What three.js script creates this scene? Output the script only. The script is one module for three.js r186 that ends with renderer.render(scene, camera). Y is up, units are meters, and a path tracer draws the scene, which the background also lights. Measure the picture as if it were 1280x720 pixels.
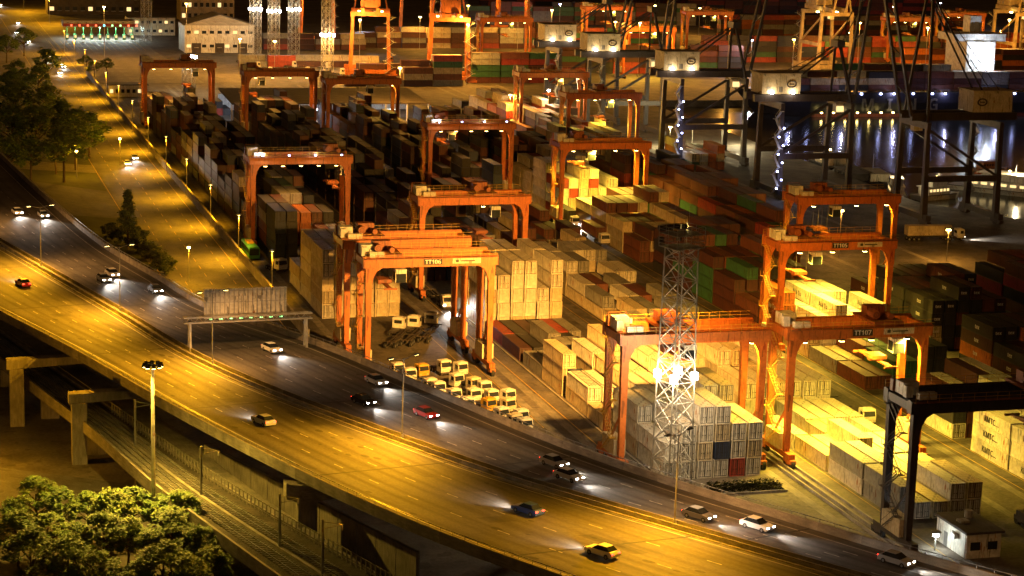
import * as THREE from 'three';
import { FontLoader } from 'three/addons/loaders/FontLoader.js';
import { TextGeometry } from 'three/addons/geometries/TextGeometry.js';

// ------------------------------------------------------------------ camera, sky, moonlight, exposure
const F = 2628, PITCH = 0.20176, ROLL = -0.02985, YAW = 0.28780;
const EYE = new THREE.Vector3(0, 94.9, 0);
const V = (x, y, z) => new THREE.Vector3(x, y, z);
const fw = V(Math.sin(YAW) * Math.cos(PITCH), -Math.sin(PITCH), -Math.cos(YAW) * Math.cos(PITCH));
const rt0 = V(Math.cos(YAW), 0, Math.sin(YAW)), up0 = rt0.clone().cross(fw);
const RT = rt0.clone().multiplyScalar(Math.cos(ROLL)).addScaledVector(up0, -Math.sin(ROLL));
const UP = rt0.clone().multiplyScalar(Math.sin(ROLL)).addScaledVector(up0, Math.cos(ROLL));
const scene = new THREE.Scene();
const camera = new THREE.PerspectiveCamera(2 * Math.atan(360 / F) * 180 / Math.PI, 16 / 9, 5, 6000);
camera.position.copy(EYE);
camera.quaternion.setFromRotationMatrix(new THREE.Matrix4().makeBasis(RT, UP, fw.clone().negate()));
camera.updateMatrixWorld();

const skyTex = (() => {                       // night sky over a lit city: one even, dim, warm tone that is a little stronger near the horizon
  const w = 64, h = 32, d = new Float32Array(w * h * 4);
  for (let j = 0; j < h; j++) for (let i = 0; i < w; i++) {
    const el = Math.abs((j + .5) / h - .5) * 2, k = 0.55 + 1.5 * (1 - el) ** 5, o = (j * w + i) * 4;
    d[o] = .040 * k; d[o + 1] = .0155 * k; d[o + 2] = .0036 * k; d[o + 3] = 1;
  }
  const t = new THREE.DataTexture(d, w, h, THREE.RGBAFormat, THREE.FloatType);
  t.mapping = THREE.EquirectangularReflectionMapping; t.magFilter = THREE.LinearFilter; t.needsUpdate = true;
  return t;
})();
scene.background = skyTex; scene.environment = skyTex;
const moon = new THREE.DirectionalLight(new THREE.Color().setRGB(1, .66, .34), .05);
moon.position.set(-120, 260, 160); moon.target.position.set(120, 0, -400); moon.target.updateMatrixWorld();
moon.castShadow = true; moon.shadow.radius = 4;
Object.assign(moon.shadow.camera, { left: -500, right: 500, top: 500, bottom: -500, near: 1, far: 1500 });
scene.add(moon);
const renderer = new THREE.WebGLRenderer({ antialias: true });
renderer.toneMapping = THREE.LinearToneMapping; renderer.toneMappingExposure = 1; renderer.shadowMap.enabled = true;

// ------------------------------------------------------------------ helpers
function at(px, py, h = 0) {                   // the point at height h that lies on the sight line of a pixel of the 1280 x 720 photograph
  const d = fw.clone().multiplyScalar(F).addScaledVector(RT, px - 640).addScaledVector(UP, 360 - py);
  return EYE.clone().addScaledVector(d, (h - EYE.y) / d.y);
}
function rng(seed) { let s = seed >>> 0; return () => { s = (s + 0x6D2B79F5) | 0; let t = Math.imul(s ^ s >>> 15, 1 | s); t = t + Math.imul(t ^ t >>> 7, 61 | t) ^ t; return ((t ^ t >>> 14) >>> 0) / 4294967296; }; }
const taken = {};
function numbered(n) { const k = taken[n] = (taken[n] ?? -1) + 1; return k ? `${n}_${String(k).padStart(3, '0')}` : n; }
function thing(name, label, category, pos = [0, 0, 0], turn = 0, group) {
  const o = new THREE.Group(); o.name = numbered(name); o.position.set(...pos); o.rotation.y = turn;
  o.userData = { label, category }; if (group) o.userData.group = group; scene.add(o); return o;
}
function part(name, geo, mat, parent, label) {
  const m = new THREE.Mesh(geo.isBufferGeometry ? geo : geo.geo(), mat); m.name = name; m.castShadow = m.receiveShadow = true; parent.add(m);
  if (label) m.userData.label = label; return m;
}
function struct(name, geo, mat) { const m = part(numbered(name), geo, mat, scene); m.userData.kind = 'structure'; return m; }
function dup(o, pos, turn, label, group) {
  const c = o.clone(); c.name = numbered(o.name.replace(/_\d{3}$/, '')); c.position.set(...pos); c.rotation.y = turn; c.userData = { ...o.userData };
  if (label) c.userData.label = label; if (group) c.userData.group = group; scene.add(c); return c;
}
class G {                                      // collects faces with flat normals and uv in metres
  constructor() { this.p = []; this.n = []; this.t = []; this.i = []; }
  quad(a, b, c, d) {
    const e = V(b[0] - a[0], b[1] - a[1], b[2] - a[2]), f = V(d[0] - a[0], d[1] - a[1], d[2] - a[2]), n = e.clone().cross(f).normalize(), k = this.p.length / 3;
    const l = e.length() || V(c[0] - d[0], c[1] - d[1], c[2] - d[2]).length(), g = f.length(), u = (a[0] * .7 + a[2] * .71) % 40, v = a[1] % 40;
    this.p.push(...a, ...b, ...c, ...d); for (let q = 0; q < 4; q++) this.n.push(n.x, n.y, n.z);
    this.t.push(u, v, u + l, v, u + l, v + g, u, v + g); this.i.push(k, k + 1, k + 2, k, k + 2, k + 3); return this;
  }
  tri(a, b, c) { return this.quad(a, b, c, c); }
  hexa(q) {                                    // 8 corners: bottom ring 0-3 (counter-clockwise from above), top ring 4-7
    this.quad(q[3], q[2], q[1], q[0]).quad(q[4], q[5], q[6], q[7]);
    for (let k = 0; k < 4; k++) { const m = (k + 1) % 4; this.quad(q[k], q[m], q[m + 4], q[k + 4]); } return this;
  }
  box(x0, x1, y0, y1, z0, z1) { return this.hexa([[x0, y0, z1], [x1, y0, z1], [x1, y0, z0], [x0, y0, z0], [x0, y1, z1], [x1, y1, z1], [x1, y1, z0], [x0, y1, z0]]); }
  bar(p, q, w, h = w) {
    const a = V(...p), b = V(...q), d = b.clone().sub(a).normalize(), s = Math.abs(d.y) > .97 ? V(1, 0, 0) : d.clone().cross(V(0, 1, 0)).normalize(), u = s.clone().cross(d).normalize();
    const c = (o, i, j) => o.clone().addScaledVector(s, i * w / 2).addScaledVector(u, j * h / 2).toArray();
    return this.hexa([c(a, -1, -1), c(a, 1, -1), c(a, 1, 1), c(a, -1, 1), c(b, -1, -1), c(b, 1, -1), c(b, 1, 1), c(b, -1, 1)]);
  }
  cyl(p, q, r, r2 = r, n = 10) {
    const a = V(...p), b = V(...q), d = b.clone().sub(a).normalize(), s = Math.abs(d.y) > .97 ? V(1, 0, 0) : d.clone().cross(V(0, 1, 0)).normalize(), u = s.clone().cross(d).normalize();
    const c = (o, k, R) => o.clone().addScaledVector(s, Math.cos(k / n * 6.2832) * R).addScaledVector(u, Math.sin(k / n * 6.2832) * R).toArray(), A = a.toArray(), B = b.toArray();
    for (let k = 0; k < n; k++) { this.quad(c(a, k, r), c(a, k + 1, r), c(b, k + 1, r2), c(b, k, r2)); this.tri(A, c(a, k + 1, r), c(a, k, r)); this.tri(B, c(b, k, r2), c(b, k + 1, r2)); }
    return this;
  }
  prism(pts, f, t0, t1) {                      // a polygon (convex) swept from t0 to t1; f(a, b, t) gives the point
    const n = pts.length;
    for (let k = 0; k < n; k++) { const [a, b] = pts[k], [c, d] = pts[(k + 1) % n]; this.quad(f(a, b, t0), f(c, d, t0), f(c, d, t1), f(a, b, t1)); }
    for (let k = 1; k < n - 1; k++) { this.tri(f(...pts[0], t0), f(...pts[k + 1], t0), f(...pts[k], t0)); this.tri(f(...pts[0], t1), f(...pts[k], t1), f(...pts[k + 1], t1)); }
    return this;
  }
  geo() {
    const g = new THREE.BufferGeometry();
    g.setAttribute('position', new THREE.Float32BufferAttribute(this.p, 3)); g.setAttribute('normal', new THREE.Float32BufferAttribute(this.n, 3));
    g.setAttribute('uv', new THREE.Float32BufferAttribute(this.t, 2)); g.setIndex(this.i); return g;
  }
}
// ------------------------------------------------------------------ textures and materials
function noise2(seed, n) {                     // tiling value noise on an n x n lattice
  const r = rng(seed), g = Float32Array.from({ length: n * n }, r), s = (t) => t * t * (3 - 2 * t);
  return (x, y) => {
    x = ((x % n) + n) % n; y = ((y % n) + n) % n; const i = Math.floor(x), j = Math.floor(y), a = s(x - i), b = s(y - j), q = (k, l) => g[((l % n) * n) + (k % n)];
    return (q(i, j) * (1 - a) + q(i + 1, j) * a) * (1 - b) + (q(i, j + 1) * (1 - a) + q(i + 1, j + 1) * a) * b;
  };
}
function tex(size, metres, f, srgb = true) {
  const d = new Uint8Array(size * size * 4);
  for (let j = 0; j < size; j++) for (let i = 0; i < size; i++) { const c = f(i / size, j / size), o = (j * size + i) * 4; for (let k = 0; k < 3; k++) d[o + k] = Math.max(0, Math.min(255, 255 * (c.length ? c[k] : c))); d[o + 3] = 255; }
  const t = new THREE.DataTexture(d, size, size); t.wrapS = t.wrapT = THREE.RepeatWrapping; t.magFilter = THREE.LinearFilter; t.repeat.set(1 / metres, 1 / metres);
  if (srgb) t.colorSpace = THREE.SRGBColorSpace; t.needsUpdate = true; return t;
}
const n8 = noise2(1, 8), n32 = noise2(2, 32), n64 = noise2(3, 64), n256 = noise2(4, 256), nS = noise2(5, 16);
const roadTex = tex(1024, 60, (u, v) => { const k = .68 + .2 * n8(u * 8, v * 8) + .14 * (n32(u * 32, v * 32) - .5) + .2 * (n256(u * 256, v * 256) - .5) + .1 * (n64(u * 64, v * 8) - .5), s = n32(u * 32 + 9, v * 32) > .86 ? .82 : 1; return [k * s, k * s * .985, k * s * .96]; });
const yardTex = tex(1024, 90, (u, v) => { let k = .62 + .26 * n8(u * 8, v * 8) + .24 * (n32(u * 32, v * 32) - .5) + .2 * (n256(u * 256, v * 256) - .5); if (n64(u * 64, v * 64) > .82) k *= .8; return [k, k * .97, k * .92]; });
const concTex = tex(512, 14, (u, v) => { const k = .7 + .2 * n8(u * 8, v * 8) + .16 * (n64(u * 64, v * 16) - .5) + .14 * (n256(u * 256, v * 256) - .5); return [k, k * .98, k * .94]; });
const paintTex = tex(512, 9, (u, v) => { const st = n64(u * 64, v * 4), k = .8 + .14 * n8(u * 8, v * 8) + .12 * (n32(u * 32, v * 32) - .5), r = st > .8 ? .72 : 1, ru = n64(u * 64 + 7, v * 6) > .9; return ru ? [k * .8, k * .6, k * .45] : [k * r, k * r, k * r * .98]; });
const reliefTex = tex(256, 3, (u, v) => .5 + .5 * (n256(u * 256, v * 256) - .5) + .3 * (n64(u * 64, v * 64) - .5), false);
const lin = (r, g, b) => new THREE.Color().setRGB(r, g, b);
function mat(r, g, b, rough = .7, map = paintTex, o = {}) { return new THREE.MeshStandardMaterial({ color: lin(r, g, b), roughness: rough, map, ...o }); }
function glow(r, g, b, k) { return new THREE.MeshStandardMaterial({ color: 0x111111, emissive: lin(r, g, b), emissiveIntensity: k, roughness: .4 }); }
const M = {
  road: mat(.115, .11, .105, .82, roadTex, { bumpMap: reliefTex, bumpScale: .02 }), yard: mat(.16, .145, .125, .8, yardTex, { bumpMap: reliefTex, bumpScale: .02 }),
  conc: mat(.36, .34, .30, .85, concTex), concD: mat(.24, .225, .2, .85, concTex), ballast: mat(.13, .115, .1, .95, yardTex, { bumpMap: reliefTex, bumpScale: .08 }),
  soil: mat(.07, .055, .035, .95, yardTex), grass: mat(.05, .062, .02, .95, yardTex), paintW: mat(.62, .6, .55, .6, concTex), paintY: mat(.6, .4, .04, .6, concTex),
  orange: mat(.55, .15, .025, .5), orangeD: mat(.3, .08, .016, .55), steelD: mat(.055, .045, .042, .55), steelG: mat(.3, .3, .3, .45, paintTex, { metalness: .4 }), galv: mat(.5, .49, .47, .45, paintTex, { metalness: .35 }),
  white: mat(.72, .7, .64, .5), cream: mat(.6, .52, .36, .6), beige: mat(.5, .4, .24, .7, concTex), yellow: mat(.62, .36, .03, .5), black: mat(.02, .02, .02, .7), rubber: mat(.022, .021, .02, .9),
  glass: new THREE.MeshPhysicalMaterial({ color: lin(.02, .024, .028), roughness: .08, metalness: 0 }), roofD: mat(.09, .075, .065, .9, concTex), roofL: mat(.4, .37, .32, .7), red: mat(.42, .03, .02, .5), green: mat(.06, .3, .1, .5), bark: mat(.09, .065, .045, .95, concTex),
  craneDark: mat(.05, .04, .045, .5), blueC: mat(.06, .12, .3, .5), plate: mat(.012, .012, .012, .5), letter: mat(.75, .72, .66, .6), letterG: mat(.16, .16, .16, .6), letterK: mat(.03, .03, .03, .6),
  lampY: glow(1, .72, .2, 34), lampO: glow(1, .55, .14, 30), lampW: glow(.95, .97, 1, 40), lampB: glow(.45, .5, 1, 22), head: glow(1, .95, .86, 60), tail: glow(1, .04, .02, 10), winY: glow(1, .7, .28, 1.5), winW: glow(.8, .95, 1, 4), ledG: glow(.3, 1, .3, 4), ledR: glow(1, .1, .04, 5), ledC: glow(.1, .9, 1, 5),
};
const SOD = lin(1, .43, .010), AMB = lin(1, .43, .055), YEL = lin(1, .64, .06), WHT = lin(1, .72, .38), COOL = lin(.72, .8, 1);
function spot(p, q, color, I, deg, soft = 10, pen = .6) {
  const l = new THREE.SpotLight(color, I, 0, deg * Math.PI / 180, pen, 2); l.position.set(...p); l.target.position.set(...q); l.target.updateMatrixWorld(); l.castShadow = true; l.shadow.radius = soft; scene.add(l); return l;
}
function point(p, color, I, soft = 10) { const l = new THREE.PointLight(color, I, 0, 2); l.position.set(...p); l.castShadow = true; l.shadow.radius = soft; scene.add(l); return l; }
const font = await new FontLoader().loadAsync('fonts/droid/droid_sans_bold.typeface.json');
function text(s, size, depth = .03) { const g = new TextGeometry(s, { font, size, depth, curveSegments: 3, bevelEnabled: false }); g.computeBoundingBox(); const b = g.boundingBox; g.translate(-(b.min.x + b.max.x) / 2, -(b.min.y + b.max.y) / 2, 0); return g; }
// ------------------------------------------------------------------ the setting: land, water, roads
{
  const s = new THREE.Shape([[-900, -300], [1700, -300], [1700, 2600], [-900, 2600]].map(([a, b]) => new THREE.Vector2(a, b)));
  s.holes.push(new THREE.Path([[285, 548], [300, 518], [1500, 518], [1500, 802], [290, 802]].map(([a, b]) => new THREE.Vector2(a, b))));
  const g = new THREE.ExtrudeGeometry(s, { depth: 6, bevelEnabled: false }); g.rotateX(-Math.PI / 2); g.translate(0, -6, 0);
  struct('ground', g, M.yard);
  const w = new THREE.PlaneGeometry(1300, 330, 1, 1); w.rotateX(-Math.PI / 2); w.translate(900, -2.6, -660);
  const nA = noise2(21, 64), nB = noise2(22, 128), wt = tex(512, 40, (u, v) => .5 + .3 * (nA(u * 64, v * 40) - .5) + .35 * (nB(u * 128, v * 90) - .5), false);
  struct('water', w, new THREE.MeshPhysicalMaterial({ color: lin(.02, .022, .02), roughness: .16, ior: 1.33, specularIntensity: 1, bumpMap: wt, bumpScale: .16 }));
}
function sheet(name, y, pts, m) { const g = new G(); for (let k = 0; k < pts.length; k += 4) g.quad(...pts.slice(k, k + 4).map(([x, z]) => [x, y, z])); return struct(name, g, m); }
sheet('access_road', .02, [[55, -400], [75, -400], [77, -900], [58, -900], [58, -900], [77, -900], [64, -1700], [40, -1700]], M.road);
sheet('verge', .012, [[22, -440], [54.6, -420], [57.5, -900], [-60, -900]], M.grass);
sheet('slip_road', .016, [[30, -560], [55.5, -545], [56, -590], [28, -620]], M.road);
sheet('path', .02, [[24, -640], [56, -625], [56.5, -640], [24, -660]], M.concD);
sheet('lower_road', .02, [[-30, -352], [40, -305], [36, -288], [-40, -318]], M.road);
sheet('tree_bed', .012, [[-40, -312], [35, -287], [62, -190], [-40, -190]], M.soil);
sheet('toll_apron', .018, [[70, -1010], [118, -1010], [122, -870], [76, -870], [70, -1090], [118, -1090], [118, -1010], [70, -1010]], M.concD);
{                                             // painted lines and concrete runways of the yard
  const g = new G(), q = (x0, x1, z0, z1) => g.quad([x0, .024, z1], [x1, .024, z1], [x1, .024, z0], [x0, .024, z0]);
  for (const x of [60.5, 66, 71.3]) for (let z = -1200; z < -410; z += 9) q(x, x + .14, z, z + 4);
  q(56, 56.16, -1200, -405); q(74.3, 74.46, -1200, -405);
  for (const x of [109.6, 113, 137.4, 140.4, 168, 170.6, 195, 197.6]) q(x, x + .16, -640, -240);
  for (const x of [101.5, 104]) q(x, x + .16, -470, -330);
  for (let k = 0; k < 16; k++) q(72 + k * 2.8, 72.25 + k * 2.8, -1060, -1010);
  struct('painted_lines', g, M.paintY);
  const r = new G();
  for (const x of [81.8, 105.1, 108.3, 131.8, 136.2, 159.5, 166.3, 189.6, 193.5, 216.8, 222, 245]) r.quad([x - .8, .016, -235], [x + .8, .016, -235], [x + .8, .016, -860], [x - .8, .016, -860]);
  struct('crane_runway', r, M.concD);
}
// ------------------------------------------------------------------ highway viaduct
const DECK = 13;
function curve(list, h) {                     // x as a smooth function of z through points given by their pixels at height h
  const p = list.map(([a, b]) => at(a, b, h)).sort((a, b) => a.z - b.z), n = p.length, d = p.map((q, k) => { const a = p[Math.max(0, k - 1)], b = p[Math.min(n - 1, k + 1)]; return (b.x - a.x) / (b.z - a.z); });
  return (z) => {
    if (z <= p[0].z) return p[0].x + d[0] * (z - p[0].z); if (z >= p[n - 1].z) return p[n - 1].x + d[n - 1] * (z - p[n - 1].z);
    let k = 0; while (z > p[k + 1].z) k++; const L = p[k + 1].z - p[k].z, t = (z - p[k].z) / L, t2 = t * t, t3 = t2 * t;
    return p[k].x * (2 * t3 - 3 * t2 + 1) + d[k] * L * (t3 - 2 * t2 + t) + p[k + 1].x * (3 * t2 - 2 * t3) + d[k + 1] * L * (t3 - t2);
  };
}
const nearX = curve([[0, 388], [100, 440], [200, 497], [300, 550], [440, 618], [560, 668], [700, 718]], DECK + 1);
const midX = curve([[0, 305], [60, 340], [150, 392], [235, 443], [330, 487], [505, 553], [640, 600], [843, 660], [1000, 705]], DECK);
const farX = curve([[0, 190], [60, 245], [130, 302], [200, 343], [260, 378], [400, 425], [550, 487], [700, 548], [850, 600], [1000, 645], [1150, 690], [1250, 718]], DECK + 1.1);
const ST = []; for (let z = -640; z <= -160; z += 6) ST.push(z);
function strip(f0, y0, f1, y1, zs = ST) { const g = new G(); for (let k = 0; k < zs.length - 1; k++) { const a = zs[k], b = zs[k + 1]; g.quad([f0(b), y0, b], [f1(b), y1, b], [f1(a), y1, a], [f0(a), y0, a]); } return g; }
function beam(f, prof, zs = ST) {             // a cross-section [dx, y] swept along the curve f
  const g = new G(), n = prof.length;
  for (let k = 0; k < zs.length - 1; k++) for (let j = 0; j < n; j++) { const a = zs[k], b = zs[k + 1], [u, v] = prof[j], [s, t] = prof[(j + 1) % n]; g.quad([f(b) + u, v, b], [f(b) + s, t, b], [f(a) + s, t, a], [f(a) + u, v, a]); }
  return g;
}
const bend = (f, z) => Math.atan2(f(z + 1) - f(z - 1), 2);        // heading of a curve: 0 = towards +z
{
  const t = thing('highway_viaduct', 'long curved concrete highway viaduct with two carriageways crossing in front of the yard', 'viaduct');
  {
    const f0 = (z) => nearX(z) + .35, f1 = (z) => farX(z) - .35, g = strip(f0, DECK, f1, DECK), uv = []; for (let k = 0; k < ST.length - 1; k++) uv.push(0, ST[k + 1] / 64, 1, ST[k + 1] / 64, 1, ST[k] / 64, 0, ST[k] / 64); g.t = uv;
    const q = rng(31), patches = Array.from({ length: 26 }, () => [q(), q(), .04 + q() * .07, .03 + q() * .12, .8 + q() * .3]), oil = Array.from({ length: 60 }, () => [q(), q(), .003 + q() * .008]);
    const dt = tex(1024, 1, (u, v) => {
      let k = .74 + .16 * n8(u * 8, v * 8) + .16 * (n256(u * 256, v * 256) - .5) + .12 * (n64(u * 64, v * 4) - .5) + .1 * (n32(u * 32, v * 2) - .5);
      const side = u < .53 ? u / .53 : (u - .53) / .47, lane = (side * 4.6) % 1, tr = Math.min(Math.abs(lane - .3), Math.abs(lane - .72)); k *= 1 - .2 * Math.exp(-((tr / .09) ** 2)) * (.5 + n8(u * 8 + 3, v * 8));
      for (const [a, b, w, h, s] of patches) if (Math.abs(u - a) < w / 2 && Math.abs(v - b) < h / 2) k *= s;
      for (const [a, b, r] of oil) { const d = ((u - a) ** 2 + ((v - b) * .9) ** 2) / (r * r); if (d < 1) k *= .7; }
      return [k, k * .98, k * .95];
    });
    part('road_surface', g, mat(.135, .128, .118, .78, dt), t);
  }
  part('deck_slab', beam(nearX, [[0, DECK - .05], [0, DECK - .6], [2.6, DECK - 1.1], [9, DECK - 2.4], [9.2, DECK - .08]]), M.conc, t);
  part('deck_slab', beam(farX, [[0, DECK - .05], [-9.2, DECK - .08], [-9, DECK - 2.4], [-2.6, DECK - 1.1], [0, DECK - .6]]), M.conc, t);
  part('deck_soffit', strip((z) => nearX(z) + 8.9, DECK - 2.3, (z) => farX(z) - 8.9, DECK - 2.3), M.conc, t);
  part('parapet', beam(nearX, [[-.05, DECK - .3], [-.05, DECK + 1], [.28, DECK + 1], [.42, DECK + .02]]), M.conc, t);
  part('parapet', beam(farX, [[.05, DECK - .3], [.05, DECK + 1.05], [-.3, DECK + 1.05], [-.42, DECK + .02]]), M.conc, t);
  part('median', beam(midX, [[-1.35, DECK + .01], [-1.25, DECK + .22], [1.25, DECK + .22], [1.35, DECK + .01]]), M.conc, t);
  for (const s of [-1, 1]) part('crash_barrier', beam((z) => midX(z) + s * .85, [[-.12, DECK + .2], [-.1, DECK + .86], [.1, DECK + .86], [.12, DECK + .2]]), M.conc, t);
  const rail = new G();
  for (const [f, s] of [[nearX, .1], [farX, -.1]]) for (let k = 0; k < ST.length - 1; k++) { const a = ST[k], b = ST[k + 1]; rail.bar([f(a) + s, DECK + 1.5, a], [f(b) + s, DECK + 1.5, b], .09); for (let q = a; q < b; q += 2) rail.bar([f(q) + s, DECK + .98, q], [f(q) + s, DECK + 1.5, q], .07); }
  part('parapet_rail', rail, M.steelG, t);
  // edge lines and lane dashes
  const e = new G(), y = DECK + .006;
  const ln = (f, z0, z1, w) => e.quad([f(z1) - w, y, z1], [f(z1) + w, y, z1], [f(z0) + w, y, z0], [f(z0) - w, y, z0]);
  for (const f of [(z) => nearX(z) + 2.9, (z) => midX(z) - 2, (z) => midX(z) + 2, (z) => farX(z) - 2.4]) { e.p = []; e.n = []; e.t = []; e.i = []; for (let k = 0; k < ST.length - 1; k++) ln(f, ST[k], ST[k + 1], .09); part('edge_line', e, M.paintW, t); }
  const dash = new G().quad([-.08, y, 2.2], [.08, y, 2.2], [.08, y, 0], [-.08, y, 0]).geo();
  for (const [f, g0, a, b] of [[nearX, midX, 2.9, -2], [midX, farX, 2, -2.4]]) for (let j = 1; j < 4; j++) for (let z = -560; z < -195; z += 8) { const q = (u) => (f(u) + a) * (1 - j / 4) + (g0(u) + b) * j / 4, p = V(q(z), DECK, z).sub(EYE), w = p.dot(fw), px = 640 + F * p.dot(RT) / w, py = 360 - F * p.dot(UP) / w; if (px < -20 || px > 1300 || py > 730) continue; const m = part('lane_dash', dash, M.paintW, t); m.position.set(q(z), 0, z); m.rotation.y = bend(q, z); }
  const tarX = (f0, f1, a, b) => { for (let z = -600; z < -175; z += 37) { const sk = 3, g = new G(); g.quad([f0(z) + a, DECK + .008, z + .3], [f1(z - sk) + b, DECK + .008, z - sk + .3], [f1(z - sk) + b, DECK + .008, z - sk - .1], [f0(z) + a, DECK + .008, z - .1]); part('expansion_joint', g, M.black, t); } };
  tarX(nearX, midX, .5, -1.4); tarX(midX, farX, 1.4, -.5);
  for (let z = -593; z < -190; z += 32.5) {  // piers with cross-heads that reach past the deck edge
    for (const [x, o] of [[nearX(z) + 1.6, 1], [farX(z) - 6, 0]]) { if (o && (Math.round((z + 593) / 32.5) % 2 || z < -320 && z > -420)) continue;
      const g = new G(); g.box(x - 1.3, x + 1.3, -.2, DECK - 3.4, z - .9, z + .9); g.prism(o ? [[-3, DECK - .9], [-3, DECK - 3], [-1.6, DECK - 3.5], [1.6, DECK - 3.5], [7, DECK - 3], [7, DECK - 2.5]] : [[-5, DECK - 2.5], [-5, DECK - 3.2], [-1.6, DECK - 4.4], [1.6, DECK - 4.4], [5, DECK - 3.2], [5, DECK - 2.5]], (a, b, s) => [x + a, b, z + s], -1.1, 1.1);
      part('pier', g, M.conc, t);
    }
  }
  for (const [x, z] of [[25.8, -323], [17.6, -347]]) { const g = new G(); g.box(x - 1.15, x + 1.15, -.2, DECK - 3.2, z - 1, z + 1).hexa([[x - 1.6, DECK - 3.2, z + 1.1], [x + 15, DECK - 3.6, z - 3.9], [x + 15, DECK - 3.6, z - 6.1], [x - 1.6, DECK - 3.2, z - 1.1], [x - 1.6, DECK - 1.6, z + 1.1], [x + 15, DECK - 2.45, z - 3.9], [x + 15, DECK - 2.45, z - 6.1], [x - 1.6, DECK - 1.6, z - 1.1]]); part('pier', g, M.conc, t); }
}
// road lamps in the median: twin arms, the near-side lanterns are the brighter ones
const lampSpots = [[-52, 282], [52, 335], [150, 392], [278, 458], [505, 552], [843, 660]].map(([a, b]) => at(a, b, DECK)); lampSpots.push(V(118, DECK, -194));
let lamp0 = null;
for (const p of lampSpots) {
  const x = midX(p.z), h = bend(midX, p.z);
  if (!lamp0) {
    lamp0 = thing('road_lamp', 'tall twin-armed road lamp standing in the highway median', 'street lamp', [x, DECK + .22, p.z], h, 'lamps along the highway median');
    part('pole', new G().cyl([0, 0, 0], [0, 12, 0], .11, .07, 8), M.steelG, lamp0); part('base', new G().cyl([0, 0, 0], [0, .9, 0], .24, .2, 8), M.galv, lamp0);
    for (const s of [-1, 1]) {
      part('arm', new G().cyl([0, 11.8, 0], [s * 1.9, 12.25, 0], .06, .05, 6), M.galv, lamp0);
      const l = part('lantern', new G().hexa([[s * 2.3 - .55, 12.2, .2], [s * 2.3 + .55, 12.2, .2], [s * 2.3 + .55, 12.2, -.2], [s * 2.3 - .55, 12.2, -.2], [s * 2.3 - .35, 12.42, .1], [s * 2.3 + .35, 12.42, .1], [s * 2.3 + .35, 12.42, -.1], [s * 2.3 - .35, 12.42, -.1]]), M.steelG, lamp0);
      part('lens', new G().box(s * 2.3 - .4, s * 2.3 + .4, 12.17, 12.196, -.13, .13), M.lampY, l);
    }
  } else dup(lamp0, [x, DECK + .22, p.z], h);
  const c = Math.cos(h), sn = -Math.sin(h);
  spot([x - 2.3 * c, DECK + 12.2, p.z - 2.3 * sn], [x - 15 * c, DECK, p.z - 15 * sn], SOD, 5600, 80, 12, .5);
  spot([x + 2.3 * c, DECK + 12.2, p.z + 2.3 * sn], [x + 7 * c, DECK, p.z + 7 * sn], lin(1, .46, .12), 1500, 76, 12, .9);
}
// sign gantry over the far carriageway, seen from behind
{
  const a = at(237, 440, DECK), b = at(382, 426, DECK + 1), L = Math.hypot(b.x - a.x, b.z - a.z), ang = Math.atan2(-(b.z - a.z), b.x - a.x);
  const t = thing('sign_gantry', 'steel gantry over the highway carrying a wide ribbed direction sign seen from behind', 'sign gantry', [a.x, DECK, a.z], ang);
  for (const x of [0, L]) for (const z of [-.55, .55]) part('post', new G().bar([x, 0, z * 1.6], [x, 5.2, z], .34, .34), M.galv, t);
  for (const z of [-.55, .55]) for (const y of [5, 5.9]) part('chord', new G().bar([-1, y, z], [L + 1, y, z], .2), M.galv, t);
  const br = new G(); for (let x = -.8; x < L; x += 1.5) { br.bar([x, 5, .55], [x + .75, 5.9, .55], .09).bar([x + .75, 5.9, .55], [x + 1.5, 5, .55], .09).bar([x, 5, -.55], [x, 5, .55], .09).bar([x, 5.9, -.55], [x + .75, 5.9, .55], .07); }
  part('bracing', br, M.galv, t);
  const w = new G(); w.box(-.8, L + .8, 5.12, 5.18, -.45, .45); part('walkway', w, M.steelG, t);
  const x0 = L * .13, x1 = L * .84, p = part('sign_panel', new G().box(x0, x1, 5.3, 10.3, -.95, -.85), M.white, t);
  for (let x = x0 + .3; x < x1; x += .78) part('rib', new G().box(x, x + .12, 5.2, 10.4, -.84, -.66), M.galv, p);
  for (let x = x0 + 1; x < x1; x += 1.7) part('sign_light', new G().box(x, x + .5, 5.05, 5.17, -1.5, -1.2), M.ledG, p);
  for (const y of [6, 8, 9.9]) part('rail', new G().box(x0, x1, y, y + .12, -.84, -.75), M.galv, p);
}
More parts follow.
